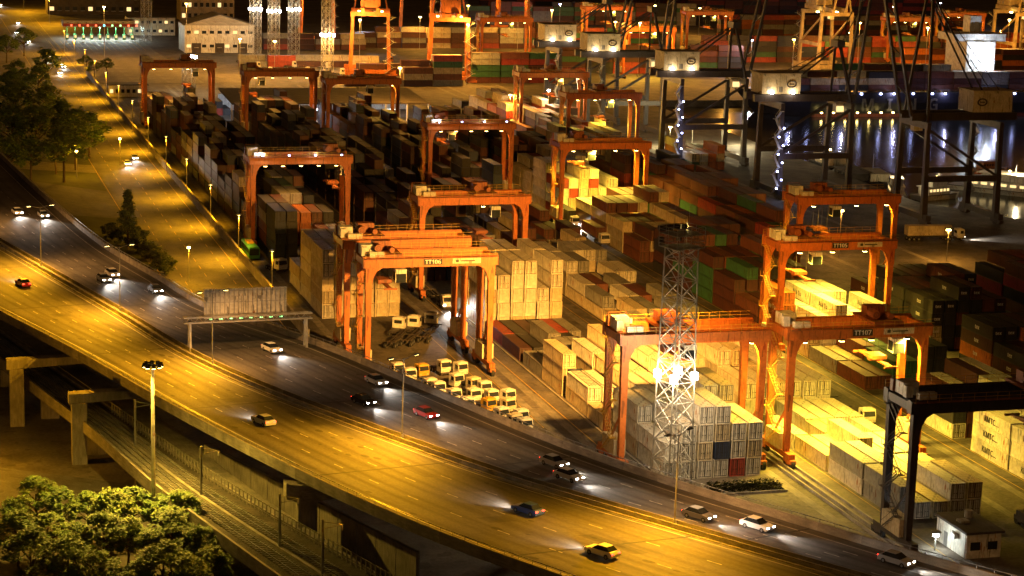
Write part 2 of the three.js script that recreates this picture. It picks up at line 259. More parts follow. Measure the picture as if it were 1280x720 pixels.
// ------------------------------------------------------------------ railway on a lower viaduct
{
  const H = 6, L = curve([[60, 500], [118, 545], [190, 610], [262, 665], [330, 715]], H), R = curve([[150, 520], [250, 590], [330, 640], [400, 680], [470, 720]], H);
  const zs = []; for (let z = -430; z <= -180; z += 4) zs.push(z);
  const t = thing('railway_viaduct', 'double-track railway on a low concrete viaduct beside the tree bed', 'railway');
  part('trackbed', strip(L, H, R, H, zs), M.ballast, t); part('deck', beam(L, [[0, H - .05], [0, H - 1], [2, H - 1.6], [11, H - 1.6], [13, H - 1], [13, H - .05]], zs), M.concD, t);
  part('parapet', beam(L, [[-.1, H - .8], [-.1, H + 1], [.25, H + 1], [.25, H]], zs), M.conc, t); part('parapet', beam(R, [[.1, H - .8], [.1, H + .5], [-.25, H + .5], [-.25, H]], zs), M.conc, t);
  const mid = (k) => (z) => L(z) * (1 - k) + R(z) * k;
  for (const k of [.26, .37, .62, .73]) part('rail', beam(mid(k), [[-.05, H + .2], [-.05, H + .36], [.05, H + .36], [.05, H + .2]], zs), M.steelG, t);
  for (const k of [.315, .675]) { const g = new G(); for (let z = -425; z < -185; z += .75) g.box(mid(k)(z) - 1.2, mid(k)(z) + 1.2, H + .02, H + .2, z - .13, z + .13); const m = part('sleepers', g, M.concD, t); m.userData.kind = 'stuff'; }
  part('cable_trough', beam(mid(.5), [[-.25, H], [-.25, H + .3], [.25, H + .3], [.25, H]], zs), M.conc, t);
  for (let z = -420; z < -190; z += 23) part('pier', new G().box(mid(.5)(z) - 1.5, mid(.5)(z) + 1.5, -.2, H - 1.55, z - .8, z + .8), M.conc, t);
  const f = thing('noise_fence', 'slatted fence with close upright posts beside the railway track', 'fence', [0, 0, 0]);
  const post = new G().box(-.07, .07, 0, 1.7, -.1, .1).geo();
  for (let z = -330; z < -190; z += 1.15) { const m = part('fence_post', post, M.conc, f); m.position.set(R(z) - .5, H, z); }
  for (const y of [.25, 1.55]) part('rail', beam((z) => R(z) - .5, [[-.05, H + y], [-.05, H + y + .12], [.05, H + y + .12], [.05, H + y]], zs), M.concD, f);
  let m0 = null;
  for (const [px, py] of [[144, 560], [241, 622], [310, 688], [372, 722]]) {
    const p = at(px, py, H), x = mid(.5)(p.z);
    if (!m0) { m0 = thing('catenary_mast', 'steel overhead-line mast with bracket arm standing between the tracks', 'mast', [x, H, p.z], 0, 'overhead-line masts of the railway'); part('post', new G().bar([0, 0, 0], [0, 7.4, 0], .3, .3), M.steelG, m0); part('bracket', new G().bar([0, 6.2, 0], [2.6, 6.6, 0], .1).bar([0, 7.1, 0], [2.6, 6.6, 0], .07), M.steelG, m0); part('insulator', new G().cyl([2.4, 5.9, 0], [2.4, 6.6, 0], .12, .12, 8), M.white, m0); }
    else dup(m0, [x, H, p.z], 0);
  }
}
// retaining wall and lower road strip between the railway and the highway piers
{
  const w = thing('retaining_wall', 'stained concrete retaining wall under the highway beside the railway fence', 'wall');
  const a = at(255, 600, 2), b = at(520, 742, 2); const g = new G(), n = 12;
  for (let k = 0; k < n; k++) { const p = a.clone().lerp(b, k / n), q = a.clone().lerp(b, (k + .97) / n); const P = new G().hexa([[p.x, 0, p.z], [q.x, 0, q.z], [q.x + .5, 0, q.z - .2], [p.x + .5, 0, p.z - .2], [p.x, 7.5, p.z], [q.x, 7.5, q.z], [q.x + .5, 7.5, q.z - .2], [p.x + .5, 7.5, p.z - .2]]); part('panel', P, M.conc, w); }
}
// ------------------------------------------------------------------ shipping containers
const CL = 12.19, CW = 2.44;
const COL = { W: ['white', .66, .63, .56], C: ['cream', .6, .5, .33], G: ['grey', .27, .265, .25], B: ['brown', .16, .048, .024], R: ['red', .36, .045, .025], O: ['orange', .5, .14, .02], N: ['navy', .022, .034, .085], U: ['blue', .05, .12, .36], E: ['green', .035, .13, .055], K: ['black', .03, .028, .028], M: ['magenta', .36, .025, .1], D: ['maroon', .08, .022, .015] };
const CM = {}; for (const k in COL) CM[k] = [mat(COL[k][1], COL[k][2], COL[k][3], .55), mat(COL[k][1] * .9, COL[k][2] * .88, COL[k][3] * .85, .62)];
function containerGeo(h) {
  const W = CW / 2, Z = CL / 2, body = new G(), fr = new G();
  for (const s of [-1, 1]) {                  // corrugated long sides
    const n = 32, z0 = -Z + .14, st = (CL - .28) / n, x = (d) => s * (W - .025 - d);
    for (let k = 0; k < n; k++) { const a = z0 + k * st, pr = [[0, 0], [.32, 0], [.5, .055], [.82, .055], [1, 0]]; for (let j = 0; j < 4; j++) { const [p, d] = pr[j], [q, e] = pr[j + 1]; body.quad([x(d), .15, a + p * st], [x(e), .15, a + q * st], [x(e), h - .1, a + q * st], [x(d), h - .1, a + p * st]); } }
  }
  for (let k = 0; k < 12; k++) { const a = -Z + .1 + k * (CL - .2) / 12, b = a + (CL - .2) / 12; body.quad([-W + .06, h - .05, b], [W - .06, h - .05, b], [W - .06, h - .02, b - .25], [-W + .06, h - .02, b - .25]).quad([-W + .06, h - .02, b - .25], [W - .06, h - .02, b - .25], [W - .06, h - .05, a], [-W + .06, h - .05, a]); }
  body.quad([W - .05, .14, -Z + .05], [-W + .05, .14, -Z + .05], [-W + .05, h - .08, -Z + .05], [W - .05, h - .08, -Z + .05]).quad([-W, .1, -Z], [W, .1, -Z], [W, .1, Z], [-W, .1, Z]);
  for (const s of [-1, 1]) for (const e of [-1, 1]) { fr.box(s * W - (s > 0 ? .16 : 0), s * W + (s > 0 ? 0 : .16), 0, h, e * Z - (e > 0 ? .16 : 0), e * Z + (e > 0 ? 0 : .16)); }
  for (const s of [-1, 1]) { fr.box(s * W - (s > 0 ? .1 : 0), s * W + (s > 0 ? 0 : .1), h - .12, h - .004, -Z + .16, Z - .16); fr.box(s * W - (s > 0 ? .1 : 0), s * W + (s > 0 ? 0 : .1), .02, .17, -Z + .16, Z - .16); }
  for (const e of [-1, 1]) { fr.box(-W + .16, W - .16, h - .13, h - .004, e * Z - (e > 0 ? .12 : 0), e * Z + (e > 0 ? 0 : .12)); fr.box(-W + .16, W - .16, .02, .17, e * Z - (e > 0 ? .12 : 0), e * Z + (e > 0 ? 0 : .12)); }
  const door = (s) => { const d = new G(), x0 = s < 0 ? -W + .17 : .035, x1 = s < 0 ? -.035 : W - .17, zf = Z - .07; d.box(x0, x1, .18, h - .14, zf - .05, zf); for (let k = 1; k < 4; k++) d.box(x0 + .1, x1 - .1, h * k / 4 - .03, h * k / 4 + .03, zf, zf + .02); return d.geo(); };
  const gear = (s) => { const d = new G(), x0 = s < 0 ? -W + .17 : .02, x1 = s < 0 ? -.02 : W - .17, zf = Z - .07; d.box(x0, x0 + .07, .18, h - .14, zf, zf + .025).box(x1 - .07, x1, .18, h - .14, zf, zf + .025).box(x0 + .07, x1 - .07, .18, .27, zf, zf + .025).box(x0 + .07, x1 - .07, h - .22, h - .14, zf, zf + .025); for (const f of [.34, .7]) { const x = x0 + f * (x1 - x0); d.cyl([x, .2, zf + .05], [x, h - .16, zf + .05], .032, .032, 6).box(x - .03, x + .2, h * .4, h * .4 + .07, zf + .03, zf + .1); } return d.geo(); };
  return { h, body: body.geo(), frame: fr.geo(), doors: [door(-1), door(1)], gear: [gear(-1), gear(1)] };
}
const CG = { s: containerGeo(2.59), h: containerGeo(2.9) };
function simpleGeo(h) {                       // the same shape with plain walls, for the far masses
  const W = CW / 2, Z = CL / 2, g = new G(); g.box(-W + .05, W - .05, .05, h - .04, -Z + .06, Z - .06);
  for (const s of [-1, 1]) for (const e of [-1, 1]) g.box(s * W - .08, s * W + .08, 0, h, e * Z - .08, e * Z + .08);
  for (const s of [-1, 1]) g.box(s * W - .06, s * W + .06, h - .12, h, -Z, Z); g.box(-.03, .03, .1, h - .1, Z - .07, Z - .01); return g.geo();
}
const ALL = [];                               // every container before it is decided which are built one by one
const ORD = ['first', 'second', 'third', 'fourth', 'fifth', 'sixth', 'seventh', 'eighth', 'ninth', 'tenth', 'eleventh', 'twelfth', 'thirteenth', 'fourteenth', 'fifteenth', 'sixteenth', 'seventeenth', 'eighteenth', 'nineteenth', 'twentieth', 'twenty-first', 'twenty-second', 'twenty-third'];
const TIER = ['bottom', 'second', 'third', 'fourth', 'fifth', 'sixth'];
// rows: front bay first, one digit per column giving how many are stacked; turned: the containers lie along x
function block(where, x0, z0, rows, pal, { hc = false, seed = 1, turned = false, pitch = 2.8, bay = 12.75, fix = {}, text: tx = null, y0 = 0 } = {}) {
  const r = rng(seed * 7919 + 13), h = hc ? 2.9 : 2.59, B = rows.length, H = (b, c) => +(rows[b]?.[c] ?? 0) || 0;
  rows.forEach((row, b) => { for (let c = 0; c < row.length; c++) for (let l = 0; l < H(b, c); l++) {
    const code = fix[`${b},${c},${l}`] ?? fix[`${b},${c}`] ?? fix[`${b}`] ?? pal[Math.floor(r() * pal.length)], jx = (r() - .5) * .16, jz = (r() - .5) * .24, dir = r();
    const left = turned ? H(b, c) : H(b, c - 1), front = turned ? H(b, c) : H(b - 1, c), open = l === H(b, c) - 1 || left <= l || front <= l || turned && (H(b - 1, c) <= l || H(b, c - 1) <= l);
    if (!open) continue;
    const x = turned ? x0 + c * bay + CL / 2 + jz : x0 + c * pitch + CW / 2 + jx, z = turned ? z0 - b * pitch - CW / 2 + jx : z0 - b * bay - CL / 2 + jz;
    ALL.push({ where, code, x, z, y: y0 + l * h, h, hc, turned, lev: l, b, c, dir, tx, shade: r() < .35 ? 1 : 0 });
  } });
}
function fill(seed, bays, cols, lo, hi, gap = .1) { const r = rng(seed); return Array.from({ length: bays }, () => Array.from({ length: cols }, () => r() < gap ? Math.max(0, lo - 2) : lo + Math.floor(r() * (hi - lo + 1))).join('')); }
// first crane lane
block('white stack by TT106', 83.4, -420, ['555333', '555544', '222233'], 'CWC', { hc: true, seed: 1 });
block('dark stack past TT106', 83.4, -477, ['551133', '554444', '445500', '335544'], 'NDBKGE', { seed: 2, fix: { '0,0': 'N', '0,1': 'K', '0,4': 'O', '0,5': 'W', '1,3': 'O', '1,2': 'O' } });
block('roadside fence block', 83.4, -530, fill(5, 17, 6, 3, 5), 'DBKDNGBDC', { seed: 3 });
// second lane
block('lattice mast stack', 113.6, -297, ['234433', '333344'], 'WWWWC', { hc: true, seed: 4, fix: { '0,3,1': 'N', '0,4,0': 'R' } });
block('stack behind mast stack', 113.6, -323, ['113345', '223344'], 'WCWW', { seed: 5 });
block('cream truck-lane stack', 113.6, -350, ['303400', '112211'], 'CCW', { seed: 6, fix: { '1': 'G' } });
block('lone black pile', 114.4, -337.2, ['2'], 'N', { seed: 7 });
block('stack past black pile', 119.4, -337.2, ['323'], 'CB', { seed: 71 });
block('low dark block', 113.6, -377, ['112110', '111111'], 'DGKR', { seed: 8, fix: { '0,2': 'G' } });
block('white six-column stack', 113.6, -403, ['445535', '445545'], 'WWCW', { hc: true, seed: 9 });
block('block past white six-columns', 113.6, -455, fill(11, 22, 6, 3, 5), 'DKDKBNDG', { seed: 10 });
// third lane
block('white block by hut', 141.2, -271, ['211220', '221111'], 'WCWWG', { seed: 12, fix: { '0,0,1': 'G', '1,0,1': 'G' } });
block('group at TT107 leg', 141.2, -297, ['112111', '101101'], 'WWC', { seed: 121 });
block('four-container row', 146.8, -318, ['1111'], 'W', { hc: true, seed: 13 });
block('stack past four-container row', 141.2, -331.5, ['222222', '332222', '333322'], 'WWC', { hc: true, seed: 14 });
block('pale low block', 141.2, -371, ['112121', '212211', '122122', '212212', '221211', '331122', '303330'], 'CWCGWB', { seed: 15, fix: { '1,1': 'B', '0,2': 'B' } });
block('block past pale block', 141.2, -463, fill(16, 6, 6, 1, 3), 'BDBDC', { seed: 16 });
block('block under cool-lit crane', 141.2, -545, fill(17, 14, 6, 3, 5), 'DKDBKN', { seed: 17 });
// fourth lane
block('white lettered stack', 171, -266.5, ['3333', '3333', '3333'], 'W', { seed: 18, text: 'KMTC' });
block('block with brown pair', 171, -345, ['112233', '112233'], 'BBE', { seed: 19, fix: { '1,0': 'G', '0,2': 'E', '0,3': 'E', '0,4': 'K', '0,5': 'K', '0,0': 'B', '0,1': 'B', '1,1': 'C' } });
block('block past white letters', 171, -311, ['222233', '112233'], 'DKBW', { seed: 191, fix: { '0,4': 'W' } });
block('lit TT105 stack', 171, -371, ['234334', '434443'], 'W', { seed: 20, fix: { '0,5': 'G', '1,0': 'O', '1,5': 'K', '0,0': 'C' }, text: 'Aia Tu' });
block('dark block past TT105', 171, -397, ['222333', '344444', '444455', '555544', '444555'], 'DBDKBDE', { seed: 21 });
block('brown and cream stack', 171, -470, ['233344', '333344', '444455', '333444'], 'BCBDC', { seed: 22, fix: { '0,0': 'B', '1,0': 'C', '1,1': 'B' } });
block('yellow-lit crane stack', 171, -535, ['445534', '554544', '344455', '344555'], 'CWRCWC', { seed: 23 });
block('block past yellow-lit crane', 171, -590, fill(24, 9, 6, 2, 5), 'DBKDGR', { seed: 24 });
// fifth and sixth lanes
block('black apron stack', 198.2, -372, ['445544', '444455', '334444'], 'KKDKB', { seed: 25, fix: { '0,0': 'K', '0,0,1': 'C', '0,0,0': 'C' }, text: 'tex' });
block('black front block', 198.2, -322, ['333444', '334444', '444444'], 'KKDOEK', { seed: 26, text: 'tex' });
block('maroon apron stack', 198.2, -452, ['44', '445', '4454', '44555', '455544', '455555', '445445', '454554'], 'DBDRBDE', { seed: 27, fix: { '2,1': 'O' } });
block('far maroon block', 198.2, -560, fill(28, 7, 6, 3, 5), 'DBRNCDG', { seed: 28 });
block('apron corner stack', 228, -372, ['5555', '5554', '4555'], 'DGNMBR', { seed: 29, fix: { '0,0,2': 'M', '0,0,3': 'N', '0,0,4': 'G', '0,0,0': 'K' } });
block('quayside stack', 240, -615, ['2223', '3222'], 'WOEC', { seed: 30 });
block('stack under far cranes', 205, -655, fill(31, 8, 8, 2, 4), 'DBCROG', { seed: 31 });
block('lone shed pile', 108, -760, fill(32, 1, 3, 1, 2), 'DRK', { seed: 32 });
// far terminal: the containers lie the other way
const lay = (where, px, py, rows, pal, seed, fix) => { const p = at(px, py); block(where, p.x, p.z, rows, pal, { seed, turned: true, fix: fix ?? {} }); };
lay('mixed roadside stack', 505, 108, ['35', '35', '44'], 'WBGRCE', 40, { '0,0,0': 'D', '0,0,1': 'C', '0,0,2': 'B', '0,1,0': 'G', '0,1,1': 'B', '0,1,2': 'C', '0,1,3': 'E', '0,1,4': 'R' });
lay('low crane-foot stack', 448, 95, ['22', '22'], 'BCD', 41); lay('tall brown stack', 590, 104, ['555', '555', '444'], 'BDBRGE', 42);
lay('far brown block', 700, 92, ['4455445', '5545454'], 'DBDREK', 43); lay('orange quay-crane block', 440, 60, ['3334434', '3443344'], 'DBRGC', 44);
lay('machinery-house block', 640, 60, ['4554455', '5554545', '4444444'], 'DKBRDE', 45); lay('skyline block', 560, 30, ['445544554455', '545545545544'], 'DBRKEG', 46);
lay('last terminal block', 600, 6, ['5555555555555'], 'DKBR', 47); lay('first block past ship', 880, 78, ['4455445544', '5555555555'], 'DBRNKE', 48);
lay('second block past ship', 900, 48, ['455445544554', '555555555555'], 'DBRKGO', 49); lay('last block past ship', 860, 16, ['55555555555555', '45545555554554'], 'DKBR', 50);
lay('quay corner block', 1130, 96, ['554455', '555555'], 'BDKOD', 51);
lay('low stack by lattice masts', 300, 84, ['12112', '21221'], 'BCDGR', 53); lay('low stack by yard road', 432, 108, ['1121'], 'DCBG', 54); lay('block behind lattice masts', 330, 62, ['2232', '3323'], 'BDCGR', 55); lay('far corner block', 1180, 72, ['55555', '55555'], 'BDKOR', 56);
{                                             // deck cargo of the ship
  block('ship deck cargo', 336, -768, ['2223333333333', '3333443333333', '3344443333333'], 'BBDKEG', { seed: 52, turned: true, y0: 7.4, bay: 12.6, fix: { '0,1,1': 'C', '0,2,1': 'C', '0,3,1': 'C', '0,6,2': 'C', '1,2,2': 'W', '1,3,2': 'W', '1,6,2': 'W' } });
}
{                                             // a small depth picture decides which containers show largest
  const w = 640, h = 360, zb = new Float32Array(w * h).fill(0), id = new Int32Array(w * h).fill(-1);
  const pj = (x, y, z) => { const d = V(x, y, z).sub(EYE), q = d.dot(fw); return [w / 2 + F / 2 * d.dot(RT) / q, h / 2 - F / 2 * d.dot(UP) / q, 1 / q]; };
  const tri = (a, b, c, k) => {
    const x0 = Math.max(0, Math.floor(Math.min(a[0], b[0], c[0]))), x1 = Math.min(w - 1, Math.ceil(Math.max(a[0], b[0], c[0]))), y0 = Math.max(0, Math.floor(Math.min(a[1], b[1], c[1]))), y1 = Math.min(h - 1, Math.ceil(Math.max(a[1], b[1], c[1])));
    const ar = (b[0] - a[0]) * (c[1] - a[1]) - (c[0] - a[0]) * (b[1] - a[1]); if (Math.abs(ar) < 1e-6) return;
    for (let y = y0; y <= y1; y++) for (let x = x0; x <= x1; x++) { const u = ((b[0] - x) * (c[1] - y) - (c[0] - x) * (b[1] - y)) / ar, v = ((c[0] - x) * (a[1] - y) - (a[0] - x) * (c[1] - y)) / ar, t = 1 - u - v; if (u < 0 || v < 0 || t < 0) continue; const z = u * a[2] + v * b[2] + t * c[2], o = y * w + x; if (z > zb[o]) { zb[o] = z; id[o] = k; } }
  };
  const quad = (A, k) => { const p = A.map((q) => pj(...q)); tri(p[0], p[1], p[2], k); tri(p[0], p[2], p[3], k); };
  ALL.forEach((c, k) => { const a = (c.turned ? CL : CW) / 2, b = (c.turned ? CW : CL) / 2, { x, y, z } = c, t = y + c.h; quad([[x - a, y, z + b], [x + a, y, z + b], [x + a, t, z + b], [x - a, t, z + b]], k); quad([[x - a, y, z - b], [x - a, y, z + b], [x - a, t, z + b], [x - a, t, z - b]], k); quad([[x - a, t, z + b], [x + a, t, z + b], [x + a, t, z - b], [x - a, t, z - b]], k); });
  for (let k = 0; k < ST.length - 1; k++) { const a = ST[k], b = ST[k + 1]; quad([[nearX(b), DECK - 2, b], [farX(b), DECK + 1, b], [farX(a), DECK + 1, a], [nearX(a), DECK - 2, a]], -2); }
  ALL.forEach((c) => { c.seen = 0; }); for (const k of id) if (k >= 0) ALL[k].seen++;
  const order = ALL.map((c, k) => k).sort((a, b) => ALL[b].seen - ALL[a].seen); order.slice(0, 300).forEach((k) => { ALL[k].own = ALL[k].seen > 0; });
  console.log('containers', ALL.length, 'seen', ALL.filter((c) => c.seen).length, 'own', ALL.filter((c) => c.own).length, 'least', ALL[order[299]].seen);
}
{
  const words = {}; const word = (s, z) => words[s + z] ??= text(s, z, .02).rotateY(-Math.PI / 2);
  const rest = { s: [], h: [] };
  for (const c of ALL) {
    const g = CG[c.hc ? 'h' : 's'];
    if (!c.own) { rest[c.hc ? 'h' : 's'].push(c); continue; }
    const o = thing('shipping_container', `${COL[c.code][0]} container, ${TIER[c.lev]} tier, ${ORD[c.c]} ${c.turned ? 'along' : 'column from lane'}, ${ORD[c.b]} row from highway, ${c.where}`, 'container', [c.x, c.y, c.z], c.turned ? Math.PI / 2 : c.dir < .12 ? Math.PI : 0, `containers of the ${c.where}`), m = CM[c.code];
    part('body', g.body, m[c.shade], o); part('frame', g.frame, m[1], o); g.doors.forEach((d, k) => part('lock_gear', g.gear[k], M.rubber, part('door', d, m[c.shade], o)));
    if (c.tx && !c.turned && (c.tx !== 'KMTC' || true)) {
      const flip = c.dir < .12 ? -1 : 1, dark = 'KDBREON'.includes(c.code), big = c.tx === 'tex' ? .8 : 1;
      const t = part('lettering', word(c.tx + (c.tx === 'KMTC' ? '...' : ''), big), dark ? M.letter : M.letterK, o); t.position.set(-flip * (CW / 2 + .005), c.h * .52, 0); if (flip < 0) t.rotation.y = Math.PI;
      if (c.tx === 'tex') { const e = part('lettering', text('tex', .62, .02), M.letter, o); e.position.set(0, c.h * .55, flip * (CL / 2 + .01)); if (flip < 0) e.rotation.y = Math.PI; }
    }
  }
  const grp = thing('far_container_stacks', 'mass of far container stacks that runs on behind the cranes', 'containers'); grp.userData.kind = 'stuff';
  for (const k of ['s', 'h']) {
    const L = rest[k]; if (!L.length) continue;
    const im = new THREE.InstancedMesh(simpleGeo(CG[k].h), mat(1, 1, 1, .6), L.length), d = new THREE.Object3D(); im.name = 'container_mass'; im.userData.kind = 'stuff'; im.castShadow = im.receiveShadow = true;
    L.forEach((c, i) => { d.position.set(c.x, c.y, c.z); d.rotation.y = c.turned ? Math.PI / 2 : 0; d.updateMatrix(); im.setMatrixAt(i, d.matrix); const q = COL[c.code], v = c.shade ? .85 : 1; im.setColorAt(i, lin(q[1] * v, q[2] * v, q[3] * v)); });
    grp.add(im);
  }
}
// ------------------------------------------------------------------ rubber-tyred gantry cranes
const RT_SPAN = 23.3, RT_H = 22.6, RT_D = 7.4;
const rtgGeo = (() => {
  const a = RT_SPAN / 2, d = RT_D / 2, g = {};
  g.leg = (s, e) => { const x = s * a, z = e * d, i = -s; return new G().hexa([[x - .44, 2.2, z + .44], [x + .44, 2.2, z + .44], [x + .44, 2.2, z - .44], [x - .44, 2.2, z - .44], [x - .62, 20.75, z + .5], [x + .62, 20.75, z + .5], [x + .62, 20.75, z - .5], [x - .62, 20.75, z - .5]]).prism([[x + i * .6, 20.74], [x + i * .55, 17.6], [x + i * .9, 19], [x + i * 1.5, 20.1], [x + i * 2.6, 20.74]], (p, q, t) => [p, q, t], z - .42, z + .42).geo(); };
  g.girder = (e) => new G().box(-a - 1.1, a + 1.1, 20.75, RT_H, e * d - .65, e * d + .65).box(-a - 1.1, a + 1.1, RT_H, RT_H + .12, e * d - .2, e * d + .2).geo();
  g.girderRib = new G().box(-.06, .06, 20.8, RT_H - .02, -.69, .69).geo();
  g.sill = (s) => new G().box(s * a - .55, s * a + .55, 1.5, 2.35, -d - 2.4, d + 2.4).geo();
  g.tie = (s) => new G().box(s * (a + .6) - .4, s * (a + .6) + .4, 21.1, 22.3, -d + .65, d - .65).geo();
  g.diag = (s) => new G().bar([s * a, 2.3, -d + .4], [s * a, 9.5, d - .5], .3).geo();
  g.bogie = new G().box(-.5, .5, .9, 1.5, -1.5, 1.5).box(-.42, .42, .6, .95, -.5, .5).geo();
  g.wheel = new G().cyl([-.3, .74, 0], [.3, .74, 0], .74, .74, 14).cyl([-.34, .74, 0], [.34, .74, 0], .34, .34, 8).geo();
  g.power = new G().box(-1.1, 1.1, 2.4, 5.2, -3, 2.2).box(-.9, .9, 5.2, 5.6, -1.4, .6).cyl([.4, 5.2, 1.4], [.4, 6.6, 1.4], .16, .16, 8).geo();
  g.elec = new G().box(-1, 1, 2.4, 5, -2.8, 2.8).geo();
  g.trolley = new G().box(-2.6, 2.6, RT_H + .15, RT_H + .6, -d - .5, d + .5).box(-1.9, 1.4, RT_H + .6, RT_H + 2.3, -2.4, -.4).cyl([-1.6, RT_H + 1.5, .3], [-1.6, RT_H + 1.5, 2.6], .7, .7, 12).cyl([.9, RT_H + 1.2, 1], [.9, RT_H + 1.2, 2.9], .5, .5, 10).geo();
  g.cab = new G().box(1.6, 3.7, 17.7, 20.1, 1, 3).geo(); g.cabGlass = new G().box(1.7, 3.6, 17.65, 19.3, 3, 3.05).box(1.55, 1.6, 18, 19.6, 1.2, 2.8).geo();
  g.spreader = (y) => new G().box(-1.2, 1.2, y, y + .35, -.6, .6).box(-.35, .35, y, y + .3, -6, 6).box(-1.2, 1.2, y - .05, y + .25, 5.7, 6.05).box(-1.2, 1.2, y - .05, y + .25, -6.05, -5.7).geo();
  g.headblock = (y) => new G().box(-1.3, 1.3, y + .4, y + 1, -1.6, 1.6).geo();
  g.ropes = (y) => { const r = new G(); for (const x of [-1.1, 1.1]) for (const z of [-1.4, 1.4]) r.cyl([x, y + 1, z], [x, RT_H + .3, z], .035, .035, 4); return r.geo(); };
  g.walk = new G().box(-a - .9, a + .9, RT_H - .1, RT_H - .02, d + .65, d + 1.5).geo();
  g.hand = (() => { const r = new G(); for (const z of [d + 1.45]) { for (const y of [.55, 1.1]) r.bar([-a - .9, RT_H + y, z], [a + .9, RT_H + y, z], .05); for (let x = -a - .9; x <= a + .9; x += 1.8) r.bar([x, RT_H - .05, z], [x, RT_H + 1.1, z], .05); } for (const y of [.55, 1.1]) r.bar([-a - .9, RT_H + y, -d - .6], [a + .9, RT_H + y, -d - .6], .05); for (let x = -a - .9; x <= a + .9; x += 1.8) r.bar([x, RT_H, -d - .6], [x, RT_H + 1.1, -d - .6], .05); return r.geo(); })();
  g.stair = (() => { const r = new G(), x = -a - 1.15; let y = 2.4, s = 1; for (let k = 0; k < 6; k++) { const y2 = y + 3.05; for (const u of [-.32, .32]) { r.bar([x + u, y, -s * 2], [x + u, y2, s * 2], .05, .16); r.bar([x + u, y + 1, -s * 2], [x + u, y2 + 1, s * 2], .05); } for (let q = 0; q < 8; q++) { const f = (q + .5) / 8; r.box(x - .3, x + .3, y + f * 3.05, y + f * 3.05 + .03, -s * 2 + s * 4 * f - .1, -s * 2 + s * 4 * f + .1); } r.box(x - .5, x + .5, y2 - .06, y2, s > 0 ? 2 : -3, s > 0 ? 3 : -2); for (const u of [-.5, .5]) r.bar([x + u, y2, s * 2.9], [x + u, y2 + 1, s * 2.9], .05); y = y2; s = -s; } return r.geo(); })();
  g.boxes = new G().box(-a - .9, -a + 1.6, RT_H + .1, RT_H + 1.9, -1.4, 1).geo(); g.boxes2 = new G().box(-a + .1, -a + 2.8, RT_H + .15, RT_H + 1.1, d - .5, d + .5).geo();
  g.gear = (() => { const q = rng(77), L = []; for (let k = 0; k < 6; k++) { const x = -a - 1 + q() * 4, z = (q() - .5) * 6, h = .4 + q() * 1.4, w = .2 + q() * .4; L.push(new G().box(x - w, x + w, RT_H + .1, RT_H + .1 + h, z - w, z + w).geo()); } const r = new G(); r.bar([-a - 1, RT_H + 2.2, -2], [-a + 2, RT_H + 2.2, -2], .06).bar([-a - 1, RT_H, -2], [-a - 1, RT_H + 2.2, -2], .06).bar([-a + 2, RT_H, -2], [-a + 2, RT_H + 2.2, -2], .06); L.push(r.geo()); return L; })();
  g.flood = new G().box(-.42, .42, 20.3, 20.7, -.35, .35).geo(); g.lens = new G().box(-.36, .36, 20.2, 20.29, -.3, .3).geo();
  g.deck = new G().box(-.28, .28, 0, .34, -.2, .2).geo(); g.deckLens = new G().box(-.22, .22, .06, .3, .2, .24).geo();
  g.plate = new G().box(-1.75, 1.75, -.55, .55, 0, .04).geo(); g.plateW = new G().box(-2.7, 2.7, -.5, .5, 0, .04).geo(); g.plateBar = new G().box(-1.1, 1.6, -.1, .1, 0, .02).box(-2.1, -1.5, -.24, .24, 0, .02).geo();
  for (const k of ['leg', 'girder', 'sill', 'tie', 'diag']) { const f = g[k], m = {}; g[k] = (...q) => m[q] ??= f(...q); }
  return g;
})();
